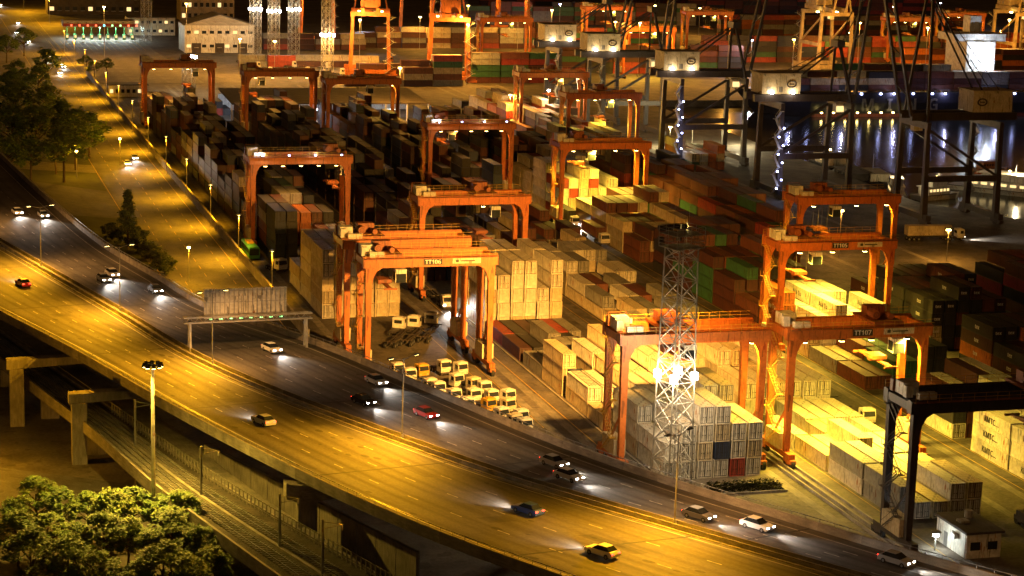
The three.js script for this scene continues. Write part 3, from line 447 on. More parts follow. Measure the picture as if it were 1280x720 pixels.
// lamps: [colour, candela, which of the lamp places are lit]; deck: cool lamps along the walkway
function rtg(label, xl, zf, { name = '', trolley = 0, drop = 14, lamps = null, deck = 0, paint = M.orange, stairM = M.yellow, lampMat = M.lampY, hi = 1, face = 0 } = {}) {
  const a = RT_SPAN / 2, d = RT_D / 2, g = rtgGeo, X = xl + a, Z = zf - d, t = thing('gantry_crane', label, 'crane', [X, 0, Z], 0, 'rubber-tyred gantry cranes of the yard');
  for (const s of [-1, 1]) { for (const e of [-1, 1]) part('leg', g.leg(s, e), paint, t); part('sill_beam', g.sill(s), paint, t); part('end_tie', g.tie(s), paint, t); part('diagonal_brace', g.diag(s), paint, t); }
  for (const e of [-1, 1]) { const gd = part('girder', g.girder(e), paint, t); for (let k = -5; k <= 5; k++) { const r = part('stiffener', g.girderRib, paint, gd); r.position.set(k * 2.1, 0, e * d); } }
  for (const s of [-1, 1]) for (const e of [-1, 1]) { const b = part('bogie', g.bogie, paint, t); b.position.set(s * a, 0, e * (d + 1.6)); for (const q of [-1, 1]) { const w = part('wheel', g.wheel, M.rubber, b); w.position.z = q * 1.05; } }
  part('power_unit', g.power, M.cream, t).position.set(a + .2, 0, 0); part('electrical_cabinet', g.elec, M.cream, t).position.set(-a + .1, 0, 0);
  part('walkway', g.walk, M.orangeD, t); part('handrail', g.hand, M.yellow, t); part('stairway', g.stair, stairM, t); part('machinery_box', g.boxes, M.white, t); part('machinery_box', g.boxes2, M.white, t); g.gear.forEach((q, k) => part(k < 6 ? 'control_box' : 'pipe_frame', q, k % 2 ? M.white : M.orangeD, t));
  const tr = part('trolley', g.trolley, M.orangeD, t); tr.position.x = trolley; const cb = part('cab', g.cab, M.white, tr); part('window', g.cabGlass, M.glass, cb);
  part('ropes', g.ropes(drop), M.steelD, tr); part('head_block', g.headblock(drop), M.orangeD, tr); part('spreader', g.spreader(drop), M.orangeD, tr);
  if (name) { const p = part('number_plate', g.plate, M.plate, t); p.position.set(.3, 21.7, d + .7); part('lettering', text(name, .78, .02), M.letter, p).position.z = .04; const q = part('name_board', g.plateW, M.cream, t); q.position.set(6.7, 21.75, d + .7); part('lettering', g.plateBar, M.letterK, q).position.z = .04; }
  if (lamps) for (const [x, I] of lamps.at) for (const e of lamps.both ? [-1, 1] : [1]) {
    const f = part('floodlight', g.flood, M.steelD, t); f.position.set(x, 0, e * d); part('lens', g.lens, lampMat, f);
    if (I) spot([X + x, 20.15, Z + e * d], [X + x + (lamps.tilt ?? 0), 0, Z + e * d + (lamps.lean ?? 0)], lamps.color, I, 78, 14, .7);
  }
  for (let k = 0; k < deck; k++) { const x = -a + 2 + k * (RT_SPAN - 4) / Math.max(1, deck - 1), f = part('deck_light', g.deck, M.white, t); f.position.set(x, RT_H + .3, d + 1.6); part('lens', g.deckLens, M.lampB, f); if (k % 2 === 0) point([X + x, RT_H + .9, Z + d + 2.4], COOL, 60, 12); }
  return t;
}
const B = [81.8, 108.3, 136.2, 166.3, 193.5, 222];
const row = (I, n = 4) => Array.from({ length: n }, (_, k) => [-8.7 + k * 17.4 / (n - 1), I]);
rtg('orange gantry crane numbered TT106 beside the parked truck cabs', B[0], -369, { name: 'TT106', trolley: -8, drop: 17 });
rtg('orange gantry crane close behind crane TT106', B[0], -388, { trolley: -7, drop: 17 });
rtg('orange gantry crane with cool deck lights over the dark stacks near the road fence', B[0], -499, { trolley: 8.5, drop: 15, deck: 4, lamps: { color: AMB, at: row(260, 5) }, lampMat: M.lampO });
rtg('orange gantry crane at the end of the roadside container row', B[0], -727, { trolley: 3, lamps: { color: AMB, at: row(700) }, lampMat: M.lampO });
rtg('orange gantry crane next to the low open shed', 112.3, -699, { trolley: -9, lamps: { color: AMB, at: row(700) }, lampMat: M.lampO });
rtg('orange gantry crane in front of the open shed with one yellow lit leg', 135.2, -675, { lamps: { color: YEL, at: [[10, 900]] } });
rtg('orange gantry crane with cool deck lights in the middle of the yard', 141, -560, { trolley: -8, drop: 17, deck: 4, lamps: { color: AMB, at: row(260, 5) }, lampMat: M.lampO });
rtg('orange gantry crane lifting a load behind the white six-column stack', B[1], -436, { trolley: 2.5, drop: 13.5, lamps: { color: WHT, at: [[2, 160]] } });
rtg('orange gantry crane in front of the white machinery houses', 207, -695, { lamps: { color: AMB, at: row(900) }, lampMat: M.lampO });
rtg('yellow lit gantry crane behind the bright stacks', 204, -632, { lamps: { color: YEL, at: row(1100) } });
rtg('yellow lit gantry crane over the bright stacks', B[3], -519, { trolley: -6, drop: 16, lamps: { color: YEL, at: row(2100), both: true } });
rtg('gantry crane standing over the empty apron behind crane TT105', B[4], -428, { trolley: -5, lamps: { color: YEL, at: [[-8.5, 1500], [2, 500], [9.5, 900]] } });
rtg('orange gantry crane numbered TT105 over the lit white containers', B[3], -375, { name: 'TT105', trolley: -6.5, drop: 15, lamps: { color: YEL, at: [[-8, 3000], [-1, 3000], [6, 2600]], both: true } });
rtg('orange gantry crane numbered TT107 over the bright white containers', B[2], -301.5, { name: 'TT107', trolley: 5, drop: 16, lamps: { color: YEL, at: [[-9.5, 3400], [-3, 3200], [2.2, 3200], [8.5, 4200]], both: true, tilt: 2 } });
rtg('orange gantry crane beside the tall white lattice mast', B[1], -302.5, { trolley: -3, drop: 18.5, lamps: { color: YEL, at: [[9.8, 1500]] } });
for (const [px, py, lab, I] of [[603, 22, 'small orange crane at the back of the tall brown stack', 900], [734, 8, 'small yellow lit crane behind the second machinery house', 1900], [781, 34, 'small yellow lit crane between the machinery houses', 1900], [1112, 22, 'small orange crane behind the ship cargo', 700], [1180, 16, 'small orange crane behind the black quay crane', 700], [860, 14, 'small dark orange crane at the back of the terminal', 900]]) { const p = at(px, py, RT_H); rtg(lab, p.x, p.z, { lamps: { color: YEL, at: row(I) } }); }
rtg('dark unlit gantry crane behind the small white hut', 135, -256, { trolley: 9, drop: 17, paint: M.craneDark, stairM: M.craneDark });
// ------------------------------------------------------------------ lattice light masts
function mast(label, x, z, h, w0, w1, { lights = [], platform = true, m = M.galv, mid = null, group = 'lattice light masts' } = {}) {
  const t = thing('lattice_mast', label, 'mast', [x, 0, z], .3, group), c = (s, e, y) => { const w = w0 + (w1 - w0) * y / h; return [s * w / 2, y, e * w / 2]; };
  for (const s of [-1, 1]) for (const e of [-1, 1]) part('leg', new G().bar(c(s, e, 0), c(s, e, h), .16), m, t);
  const sides = [[-1, -1, 1, -1], [1, -1, 1, 1], [1, 1, -1, 1], [-1, 1, -1, -1]];
  for (const [s, e, s2, e2] of sides) { const g = new G(); let y = 0, k = 0; while (y < h - .5) { const st = Math.min(3.1, h - y), y2 = y + st; g.bar(c(s, e, y), c(s2, e2, y2), .1).bar(c(s2, e2, y), c(s, e, y2), .1).bar(c(s, e, y2), c(s2, e2, y2), .1); y = y2; k++; } part('bracing', g, m, t); }
  if (platform) {
    const p = part('platform', new G().box(-2.6, 2.6, h, h + .12, -2.2, 2.2).box(-2.6, 2.6, h + 2, h + 2.1, -2.2, 2.2), m, t), r = new G(); for (const y of [.6, 1.1, 2.7, 3.2]) for (const [a, b] of [[[-2.6, -2.2], [2.6, -2.2]], [[2.6, -2.2], [2.6, 2.2]], [[2.6, 2.2], [-2.6, 2.2]], [[-2.6, 2.2], [-2.6, -2.2]]]) r.bar([a[0], h + y, a[1]], [b[0], h + y, b[1]], .07); for (let k = -2.6; k <= 2.7; k += 1.3) for (const e of [-2.2, 2.2]) r.bar([k, h, e], [k, h + 3.2, e], .07); for (const e of [-2.6, 2.6]) r.bar([e, h, 0], [e, h + 3.2, 0], .07);
    part('railing', r, m, p); part('antenna', new G().cyl([-1.6, h + 2, 0], [-1.6, h + 6.5, 0], .05, .03, 5), m, p); part('antenna', new G().cyl([1.2, h + 2, 0], [1.2, h + 6.5, 0], .05, .03, 5), m, p);
  }
  for (const [dx, dy, dz, q, color, I, deg, lm] of lights) {
    const f = part('floodlight', new G().box(-.45, .45, -.4, .4, -.3, .3), M.steelD, t); f.position.set(dx, h + dy, dz); const l = part('lens', new G().box(-.4, .4, -.35, .35, -.36, -.31), lm ?? M.lampY, f);
    const P = t.localToWorld(f.position.clone().applyMatrix4(new THREE.Matrix4())), W = V(x + Math.cos(.3) * dx + Math.sin(.3) * dz, h + dy, z - Math.sin(.3) * dx + Math.cos(.3) * dz); const dir = V(q[0], q[1], q[2]).sub(W).normalize(); f.rotation.y = Math.atan2(-dir.x, -dir.z) - .3; spot(W.clone().addScaledVector(dir, .8).toArray(), q, color, I, deg, 25, .8);
  }
  if (mid) for (const s of [-1, 1]) for (const e of [-1, 1]) { const [lx, ly, lz] = c(s, e, mid[0]), f = part('lamp_box', new G().box(-.4, .4, -.55, .55, -.4, .4), mid[2] ?? M.lampW, t); f.position.set(lx, ly, lz); const W = V(x + Math.cos(.3) * lx * 1.6 + Math.sin(.3) * lz * 1.6, ly, z - Math.sin(.3) * lx * 1.6 + Math.cos(.3) * lz * 1.6); point(W.toArray(), mid[3] ?? WHT, mid[1], 15); }
  return t;
}
mast('tall white lattice mast with a railed platform between the viaduct and the white stack', 111.2, -287.5, 39, 4.4, 3.5, { mid: [19.5, 520, M.lampW, WHT], lights: [
  [-2, 2.6, -2.6, [92, 0, -372], lin(1, .55, .14), 24000, 34], [-1, 2.6, -2.6, [112, 0, -392], AMB, 46000, 30], [0, 2.6, -2.6, [128, 0, -385], AMB, 40000, 30], [1, 2.6, -2.6, [152, 0, -400], AMB, 42000, 30], [2, 2.6, -2.2, [150, 0, -310], AMB, 4500, 40], [-2, .9, -2.6, [86, 0, -420], AMB, 30000, 26], [1.4, .9, -2.6, [190, 0, -480], AMB, 10000, 24]] });
for (const [px, py, hh, lab, I] of [[236, 116, 15, 'short white lattice mast inside the crane by the roadside row', 260], [183, 51, 34, 'white lattice mast beside the toll plaza', 0], [319, 73, 38, 'white lattice mast next to the white warehouse', 120], [342, 76, 38, 'bright white lattice mast standing second from the white warehouse', 240], [367, 73, 38, 'white lattice mast standing third from the white warehouse', 160], [409, 89, 38, 'bright white lattice mast beside the orange quay cranes', 240]]) {
  const p = at(px, py); mast(lab, p.x, p.z, hh, 4, 4, { platform: false, mid: I ? [hh * (px === 236 ? .95 : px === 409 ? .42 : .6), I, M.lampW, WHT] : null });
}
// ------------------------------------------------------------------ quay cranes
function quayCrane(label, x, z, turn, { paint = M.craneDark, house = M.cream, boomUp = 1.25, stairLights = 0, apex = 60, houseLamps = true, ring = true, lit = null } = {}) {
  const t = thing('quay_crane', label, 'crane', [x, 0, z], turn, 'quay cranes along the water');
  const A = 11, D = 8.5, Y = 26, g = () => new G();
  for (const s of [-1, 1]) for (const e of [-1, 1]) part('leg', g().hexa([[s * A - .8, 1.5, e * D + .8], [s * A + .8, 1.5, e * D + .8], [s * A + .8, 1.5, e * D - .8], [s * A - .8, 1.5, e * D - .8], [s * A - .6, Y, e * D * .9 + .6], [s * A + .6, Y, e * D * .9 + .6], [s * A + .6, Y, e * D * .9 - .6], [s * A - .6, Y, e * D * .9 - .6]]), paint, t);
  for (const s of [-1, 1]) { part('sill_beam', g().box(s * A - .7, s * A + .7, 1.2, 2.8, -D - 3, D + 3), paint, t); part('upper_beam', g().box(s * A - .6, s * A + .6, Y, Y + 1.8, -D, D), paint, t); for (const e of [-1, 1]) { const b = part('bogie', g().box(s * A - .6, s * A + .6, .35, 1.2, e * (D + 1) - 2.6, e * (D + 1) + 2.6), paint, t); for (const q of [-1.6, 0, 1.6]) part('wheel', g().cyl([s * A - .35, .36, e * (D + 1) + q], [s * A + .35, .36, e * (D + 1) + q], .36, .36, 8), M.steelD, b); } }
  for (const e of [-1, 1]) { part('portal_beam', g().box(-A, A, 11.6, 13.2, e * D * .95 - .55, e * D * .95 + .55), paint, t); part('diagonal_brace', g().bar([-A, 12.8, e * D * .93], [A, Y, e * D * .9], .7), paint, t); }
  for (const e of [-1, 1]) part('main_girder', g().box(-A - 7, A + 3, Y + 1.85, Y + 3.9, e * 3.2 - .7, e * 3.2 + .7), paint, t);
  const hx = A + 3, hy = Y + 3, bl = 44; for (const e of [-1, 1]) part('boom', g().bar([hx, hy, e * 3.2], [hx + bl * Math.cos(boomUp), hy + bl * Math.sin(boomUp), e * 2.6], .7, 1.1), paint, t);
  const bb = g(); for (let k = 1; k < 8; k += 2) { const f = k / 8; bb.bar([hx + bl * f * Math.cos(boomUp), hy + bl * f * Math.sin(boomUp), -3], [hx + bl * (f + .06) * Math.cos(boomUp), hy + bl * (f + .06) * Math.sin(boomUp), 3], .3); } part('boom_bracing', bb, paint, t);
  for (const e of [-1, 1]) { part('apex_leg', g().bar([A, Y + 1.8, e * D * .85], [A - 2, apex, e * 1.6], .7), paint, t); part('apex_leg', g().bar([-A, Y + 3.9, e * 3.2], [A - 2, apex, e * 1.4], .4), paint, t); part('forestay', g().bar([A - 2, apex, e * 1.5], [hx + bl * .72 * Math.cos(boomUp), hy + bl * .72 * Math.sin(boomUp), e * 2.6], .22), paint, t); part('backstay', g().bar([A - 2, apex, e * 1.5], [-A - 6.5, Y + 3.9, e * 3.2], .18), paint, t); }
  part('apex_head', g().box(A - 3.2, A - .8, apex - .6, apex + 1.4, -2.4, 2.4), paint, t);
  const hs = part('machinery_house', g().box(-A - 5, -A + 7, Y + 4.1, Y + 9.8, -4.2, 4.2).box(-A - 5.3, -A + 7.3, Y + 9.8, Y + 10.1, -4.5, 4.5), house, t);
  for (const [a, b] of [[-A - 3.6, 1.4], [-A + .2, 1.2]]) part('vent', g().box(a, a + b, Y + 4.6, Y + 6.2, 4.2, 4.26), M.steelG, hs);
  if (ring) for (const [ez, er] of [[4.24, 0], [-4.24, Math.PI]]) { const r = new THREE.TorusGeometry(1.15, .22, 6, 22); r.scale(1.15, .8, 1); const e = part('emblem', r, M.steelD, hs); e.position.set(-A + 4.2, Y + 6.9, ez); e.rotation.y = er; part('emblem_bar', g().box(-.75, .75, -.14, .14, -.05, .05), M.steelD, e); }
  const cab = part('cab', g().box(A - 3, A - .4, Y - 1.6, Y + 1.2, 1.2, 3.4), M.white, t); part('window', g().box(A - 2.9, A - .5, Y - 1.3, Y + .4, 3.4, 3.44), M.winY, cab);
  const st = g(); let y = 1.5, s = 1; while (y < Y - 1) { st.bar([-A - 1.2, y, -s * 1.8 + D], [-A - 1.2, y + 2.7, s * 1.8 + D], .7, .14).bar([-A - 1.5, y + 1, -s * 1.8 + D], [-A - 1.5, y + 3.7, s * 1.8 + D], .06).box(-A - 1.8, -A - .7, y + 2.66, y + 2.74, D + (s > 0 ? 1.8 : -2.8), D + (s > 0 ? 2.8 : -1.8)); y += 2.7; s = -s; } part('stair_tower', st, M.galv, t);
  const R = (p) => V(...p).applyAxisAngle(V(0, 1, 0), turn).add(V(x, 0, z)).toArray();
  for (let k = 0; k < stairLights; k++) { const p = [-A - 1.7 + (k % 2) * 1.4, 3.4 + k * 2.5, D + 2.2]; part('stair_light', g().box(p[0] - .2, p[0] + .2, p[1] - .2, p[1] + .2, p[2] - .2, p[2] + .2), M.lampB, t); if (k % 2) point(R([p[0], p[1], p[2] + .9]), lin(.6, .66, 1), 16, 10); }
  if (houseLamps) for (const a of [-A - 2, -A + 4.6]) { part('house_light', g().box(a - .4, a + .4, Y + 4.2, Y + 4.7, 4.5, 4.8), M.lampW, t); point(R([a, Y + 4.5, 5.8]), WHT, 55, 10); }
  if (lit) { for (const e of [-1, 1]) { part('floodlight', g().box(-.6, .6, Y + .9, Y + 1.5, e * 5 - .5, e * 5 + .5), M.lampY, t); spot(R([0, Y + .6, e * 5]), R([0, 0, e * 7]), lit[0], lit[1], 75, 20); } }
  return t;
}
for (const [px, py, lab, n, up] of [[680, 40, 'dark quay crane with a white machinery house farthest along the water', 0, 1.2], [733, 52, 'dark quay crane with a white machinery house, second along the far quay', 0, 1.3], [828, 75, 'dark quay crane with a lamp-lit stair tower behind the yellow lit gantry crane', 8, 1.22], [950, 103, 'dark quay crane with a lamp-lit stair tower beside the moored ship', 8, 1.3]]) {
  const p = at(px, py, 33); quayCrane(lab, p.x + 15, p.z, 0, { stairLights: n, boomUp: up + .16, apex: 44 });
}
{ const p = at(1252, 125, 33); quayCrane('tall black quay crane standing in front of the lit water', p.x - 15, p.z, Math.PI, { boomUp: 1.35, apex: 62, stairLights: 0, paint: M.craneDark }); }
for (const [px, py, lab, up] of [[462, 92, 'orange lit quay crane beside the bright lattice mast', .1], [560, 100, 'orange lit quay crane in front of the tall brown stack', 1.3], [396, 55, 'yellow lit quay crane behind the lattice masts', .1], [520, 48, 'orange quay crane behind the mixed roadside stack', 1.3], [640, 40, 'orange quay crane behind the machinery houses', 1.3]]) { const p = at(px, py); quayCrane(lab, p.x, p.z, 1.35, { paint: M.orange, house: M.orangeD, ring: false, boomUp: up, houseLamps: false, lit: [AMB, 3800] }); }
for (const [px, py, lab] of [[1030, 86, 'beige quay crane behind the ship cargo'], [1270, 84, 'beige quay crane behind the ship superstructure']]) { const p = at(px, py); quayCrane(lab, p.x, p.z, -Math.PI / 2, { paint: M.beige, house: M.beige, ring: false, houseLamps: false, lit: [AMB, 900] }); }
// ------------------------------------------------------------------ moored ship
{
  const x0 = 322, x1 = 530, zf = -765, zb = -800, t = thing('container_ship', 'dark container ship moored across the basin with a row of deck lamps', 'ship');
  const hull = new G(), ring = (y, in0, bow) => [[x0 + bow, y, (zf + zb) / 2], [x0 + 26, y, zf - in0], [x1, y, zf - in0], [x1, y, zb + in0], [x0 + 26, y, zb + in0]], a = ring(-4, 2, 10), b = ring(3, .2, 4), c = ring(7.2, 0, 0);
  for (const [p, q] of [[a, b], [b, c]]) for (let k = 0; k < 5; k++) { const m = (k + 1) % 5; hull.quad(p[k], p[m], q[m], q[k]); } hull.quad(c[0], c[1], c[4], c[0]).quad(c[1], c[2], c[3], c[4]);
  part('hull', hull, mat(.02, .022, .04, .45), t); part('waterline_band', new G().box(x0 + 27, x1 - .1, -2.6, -1.4, zf - 1.6, zf - 1.1), mat(.16, .03, .02, .6), t);
  const rail = new G(); rail.bar([x0 + 26, 8.2, zf - .1], [x1, 8.2, zf - .1], .1); for (let x = x0 + 26; x < x1; x += 3) rail.bar([x, 7.2, zf - .1], [x, 8.2, zf - .1], .08); part('deck_rail', rail, M.steelG, t);
  const base = at(1143, 127, 1.6).x; ['G', 'N', 'I', 'M', 'Y'].forEach((s, k) => { const m = part('lettering', text(s, 5, .1), M.letterG, t); m.position.set(base - k * 9.6, 2.3, zf + .15); });
  for (let k = 0; k < 22; k++) { const x = 338 + k * 7.6 + (k % 3) * .9; part('deck_lamp', new G().box(x - .4, x + .4, 6.4, 7, zf + .1, zf + .5), M.lampB, t); if (k % 3 === 0) point([x, 6.4, zf + 2], lin(.62, .6, 1), 70, 10); }
  for (let k = 0; k < 8; k++) { const x = 352 + k * 5.2; part('quay_lamp', new G().box(x - .35, x + .35, -.9, -.5, zf + 1, zf + 1.5), M.lampY, t); }
  const sx = at(1204, 110, 8).x, sp = part('superstructure', new G().box(sx, sx + 13, 7.2, 27, zf - 26, zf - 8).box(sx - 5, sx + 18, 27, 30, zf - 24, zf - 9).box(sx + 4, sx + 9, 30, 37, zf - 20, zf - 14), M.white, t);
  for (let l = 0; l < 6; l++) for (let k = 0; k < 4; k++) part('window', new G().box(sx + 1.4 + k * 2.9, sx + 2.6 + k * 2.9, 9 + l * 2.7, 10.2 + l * 2.7, zf - 8, zf - 7.94), M.winW, sp);
  for (const [dx, y] of [[3, 12], [10, 18], [6, 25]]) { part('deck_lamp', new G().box(sx + dx - .6, sx + dx + .6, y, y + 1, zf - 6, zf - 5.2), M.lampW, t); point([sx + dx, y, zf - 3.4], COOL, 420, 15); }
}
// ------------------------------------------------------------------ small craft at the near quay
function boat(label, px, py, L, turn, { hullM = M.white, cabinM = M.white, lit = 0, tall = 1, y = -2.6, pos = null } = {}) {
  const p = pos ?? at(px, py, y), t = thing('harbour_boat', label, 'boat', [p.x, y, p.z], turn, 'small craft along the near quay'), W = L * .17;
  const h = new G(), r = (yy, w, l) => [[-L / 2 * l, yy, -w], [L * .28, yy, -w], [L / 2 * l, yy, 0], [L * .28, yy, w], [-L / 2 * l, yy, w]], a = r(-.6, W * .7, .94), b = r(1.5, W, 1);
  for (let k = 0; k < 5; k++) { const m = (k + 1) % 5; h.quad(a[k], a[m], b[m], b[k]); } h.quad(b[0], b[1], b[3], b[4]).quad(b[1], b[2], b[3], b[1]); part('hull', h, hullM, t);
  part('gunwale', new G().box(-L * .49, L * .27, 1.5, 1.75, W - .12, W + .02).box(-L * .49, L * .27, 1.5, 1.75, -W - .02, -W + .12), M.steelD, t);
  const c = part('cabin', new G().box(-L * .34, L * .16, 1.5, 3.8, -W * .72, W * .72).box(-L * .38, L * .2, 3.8, 4, -W * .8, W * .8), cabinM, t);
  if (tall > 1) part('upper_cabin', new G().box(-L * .24, L * .1, 4, 6, -W * .6, W * .6).box(-L * .28, L * .13, 6, 6.2, -W * .68, W * .68), cabinM, t);
  for (const s of [-1, 1]) for (let k = 0; k < 6; k++) part('window', new G().box(-L * .31 + k * L * .078, -L * .31 + k * L * .078 + L * .05, 2.5, 3.3, s * W * .72 - .03, s * W * .72 + .03), lit ? M.winY : M.glass, c);
  part('mast', new G().cyl([0, 4, 0], [0, 9, 0], .1, .06, 6), M.steelG, t);
  if (lit) { part('deck_lamp', new G().box(-L * .05 - .25, -L * .05 + .25, 4.6 + tall, 5 + tall, -.25, .25), M.lampY, t); point([p.x, y + 7.4, p.z + 1.5], lin(1, .78, .42), lit, 10); }
  return t;
}
boat('white cabin boat moored at the quay corner', 1119, 246, 17, 1.2, { lit: 260, tall: 2 });
boat('white two-deck launch moored in front of the lit water', 1172, 248, 18, .3, { lit: 220, tall: 2 });
boat('long lit white ferry beside the black quay crane', 1268, 242, 40, -.85, { lit: 700, tall: 2 });
boat('orange work barge on the lit water', 1238, 216, 14, .2, { hullM: M.orange, cabinM: M.orangeD });
boat('dark flat barge against the quay wall', 1062, 226, 30, 1.5, { hullM: M.black, cabinM: M.roofD });
boat('dark work boat behind the white cabin boat', 1090, 228, 24, 1.4, { hullM: M.steelD, cabinM: M.cream });
boat('rusty lighter with a pale wheelhouse along the quay', 1035, 208, 26, 1.5, { hullM: M.steelD, cabinM: M.cream, lit: 120 });
// ------------------------------------------------------------------ buildings
function building(name, label, cat, px, py, w, d, h, m, { rows = 0, cols = 0, win = M.glass, roof = 'flat', roofM = M.roofD, turn = 0, door = 0, wy = 1.4, lit = true } = {}) {
  const p = at(px, py), t = thing(name, label, cat, [p.x, 0, p.z], turn); part('wall', new G().box(0, w, 0, h, -d, 0), m, t);
  if (roof === 'flat') part('roof', new G().box(-.3, w + .3, h, h + .35, -d - .3, .3), roofM, t); else part('roof', new G().prism([[-.5, h], [w + .5, h], [w / 2, h + roof]], (a, b, c) => [a, b, c], -d - .5, .5), roofM, t);
  for (let r = 0; r < rows; r++) for (let c = 0; c < cols; c++) { const x = w * (c + .5) / cols, y = h * (r + .5) / rows, f = part('window', new G().box(x - w / cols * .28, x + w / cols * .28, y - wy / 2, y + wy / 2, 0, .05), lit && (r * 7 + c * 3) % 5 === 0 ? M.winY : win, t); part('frame', new G().box(x - w / cols * .3, x + w / cols * .3, y - wy / 2 - .16, y - wy / 2, 0, .12), M.white, f); }
  for (let k = 0; k < door; k++) part('door', new G().box(w * (k + .5) / door - 2.2, w * (k + .5) / door + 2.2, 0, 4.6, 0, .08), M.roofD, t);
  return t;
}
building('warehouse', 'white warehouse with a low pitched roof beside the lattice masts', 'warehouse', 231, 66, 33, 22, 13, M.white, { roof: 5, roofM: M.roofL, rows: 2, cols: 9, door: 3 });
building('office_block', 'tall beige office block behind the white warehouse', 'building', 226, 26, 30, 18, 42, M.beige, { rows: 7, cols: 9, wy: 2.4 });
building('office_block', 'dark office block behind the toll plaza', 'building', 60, 18, 52, 20, 40, M.roofD, { rows: 6, cols: 12, wy: 2.2 });
building('office_block', 'low cream block between toll plaza and white warehouse', 'building', 160, 44, 24, 14, 9, M.cream, { rows: 2, cols: 8 });
building('gatehouse', 'small white gatehouse with flat roof beside the access road', 'gatehouse', 136, 121, 15, 8, 4.4, M.white, { rows: 1, cols: 7, door: 0 });
building('gatehouse', 'tiny cream kiosk beside the gatehouse', 'kiosk', 186, 128, 6, 5, 3.2, M.cream, { rows: 1, cols: 3 });
building('site_hut', 'small white hut with a dark flat roof under the unlit gantry crane', 'hut', 1207, 699, 5.4, 9, 3.6, M.white, { rows: 1, cols: 2, wy: 1.2, lit: false });
{ const h = scene.children.find((o) => o.name === 'site_hut'); part('door', new G().box(-.06, 0, 0, 2.1, -6.6, -5.6), M.steelG, h); part('air_conditioner', new G().box(-.7, -.02, 2.2, 2.9, -3.4, -2.4), M.galv, h); part('downpipe', new G().cyl([-.08, 0, -.3], [-.08, 3.6, -.3], .06, .06, 6), M.galv, h); part('roof_tank', new G().cyl([3.6, 3.95, -6.5], [3.6, 5, -6.5], .6, .6, 12), M.galv, h); part('roof_hatch', new G().box(1, 2.4, 3.95, 4.3, -5.2, -3.8), M.conc, h); }
{                                             // open-sided shed with lit bays
  const a = at(290, 152), t = thing('open_shed', 'long low open shed with cool lit bays behind the orange gantry cranes', 'shed', [a.x, 0, a.z]);
  part('roof', new G().prism([[0, 6], [72, 6], [72, 6.5], [0, 6.5]], (x, y, z) => [x, y - z * .05, z], -34, 0), M.roofD, t); part('rear_wall', new G().box(0, 72, 0, 6, -34.3, -34), M.white, t);
  for (let k = 0; k <= 9; k++) part('column', new G().box(k * 8 - .25, k * 8 + .25, 0, 6, -.6, -.1), M.white, t);
  for (const k of [.6, 2.6, 3.6, 6.6]) { part('ceiling_light', new G().box(k * 8 + 1, k * 8 + 7, 5.5, 5.7, -9, -7), M.lampW, t); point([a.x + k * 8 + 4, 5.1, a.z - 8], COOL, 420, 20); }
  for (const [x, z, m] of [[5, -6, M.roofD], [22, -5, M.red], [30, -7, M.white], [44, -6, M.steelG], [58, -5, M.white]]) part('stacked_goods', new G().box(x, x + 4.6, 0, 3.2, z - 4, z), m, t);
}
{                                             // toll plaza
  const a = at(82, 50), t = thing('toll_plaza', 'toll plaza canopy with red and green lane signals and lit booths', 'toll plaza', [a.x, 0, a.z]);
  part('canopy', new G().box(-1, 34, 6.4, 9.6, -12, 0), M.cream, t); part('canopy_band', new G().box(-1.2, 34.2, 6.8, 8.2, 0, .12), M.red, t);
  for (let k = 0; k < 9; k++) { const x = 1 + k * 4; const b = part('booth', new G().box(x - .7, x + .7, 0, 2.6, -5, -2), M.green, t); part('window', new G().box(x - .5, x + .5, 1, 2.2, -2, -1.95), M.winY, b); part('column', new G().box(x - .2, x + .2, 2.6, 6.4, -3.6, -3.2), M.green, t); part('lane_signal', new G().box(x + 1.5, x + 2.3, 6.9, 7.7, .14, .3), k === 4 ? M.ledC : k > 4 && k < 7 ? M.ledG : M.ledR, t); }
  for (let k = 0; k < 5; k++) { part('canopy_light', new G().box(k * 7 + .5, k * 7 + 5.5, 6.2, 6.36, -6, -4), M.lampW, t); point([a.x + 3 + k * 7, 5.8, a.z - 3], lin(.75, .95, .9), 320, 20); }
}
// ------------------------------------------------------------------ lamp posts of the roads and the quays
const postGeo = { pole: new G().cyl([0, 0, 0], [0, 1, 0], .12, .08, 8).geo() };
function lampPost(label, x, z, h, { color = SOD, I = 1500, lm = M.lampY, group, size = .55, omni = true, to = null } = {}) {
  const t = thing('lamp_post', label, 'street lamp', [x, 0, z], 0, group); const p = part('pole', postGeo.pole, M.galv, t); p.scale.set(1, h, 1);
  const b = part('lantern', new G().box(-size, size, h + .02, h + .3, -size * .7, size * .7), M.steelG, t); part('lens', new G().cyl([0, omni ? h - .42 : h, 0], [0, h + .019, 0], size * .8, size * .6, 10), lm, b);
  if (omni) point([x, h - .8, z], color, I, 20); else spot([x, h - .5, z], to ?? [x - 6, 0, z], color, I, 80, 14, 1);
}
for (let k = 0; k < 13; k++) { const z = -438 - k * 46; lampPost('single road lamp along the access road fence', 76 - Math.max(0, (-z - 900) * .016), z, 11, { group: 'lamps along the access road', I: 6500, omni: false, to: [66, 0, z - 3] }); }
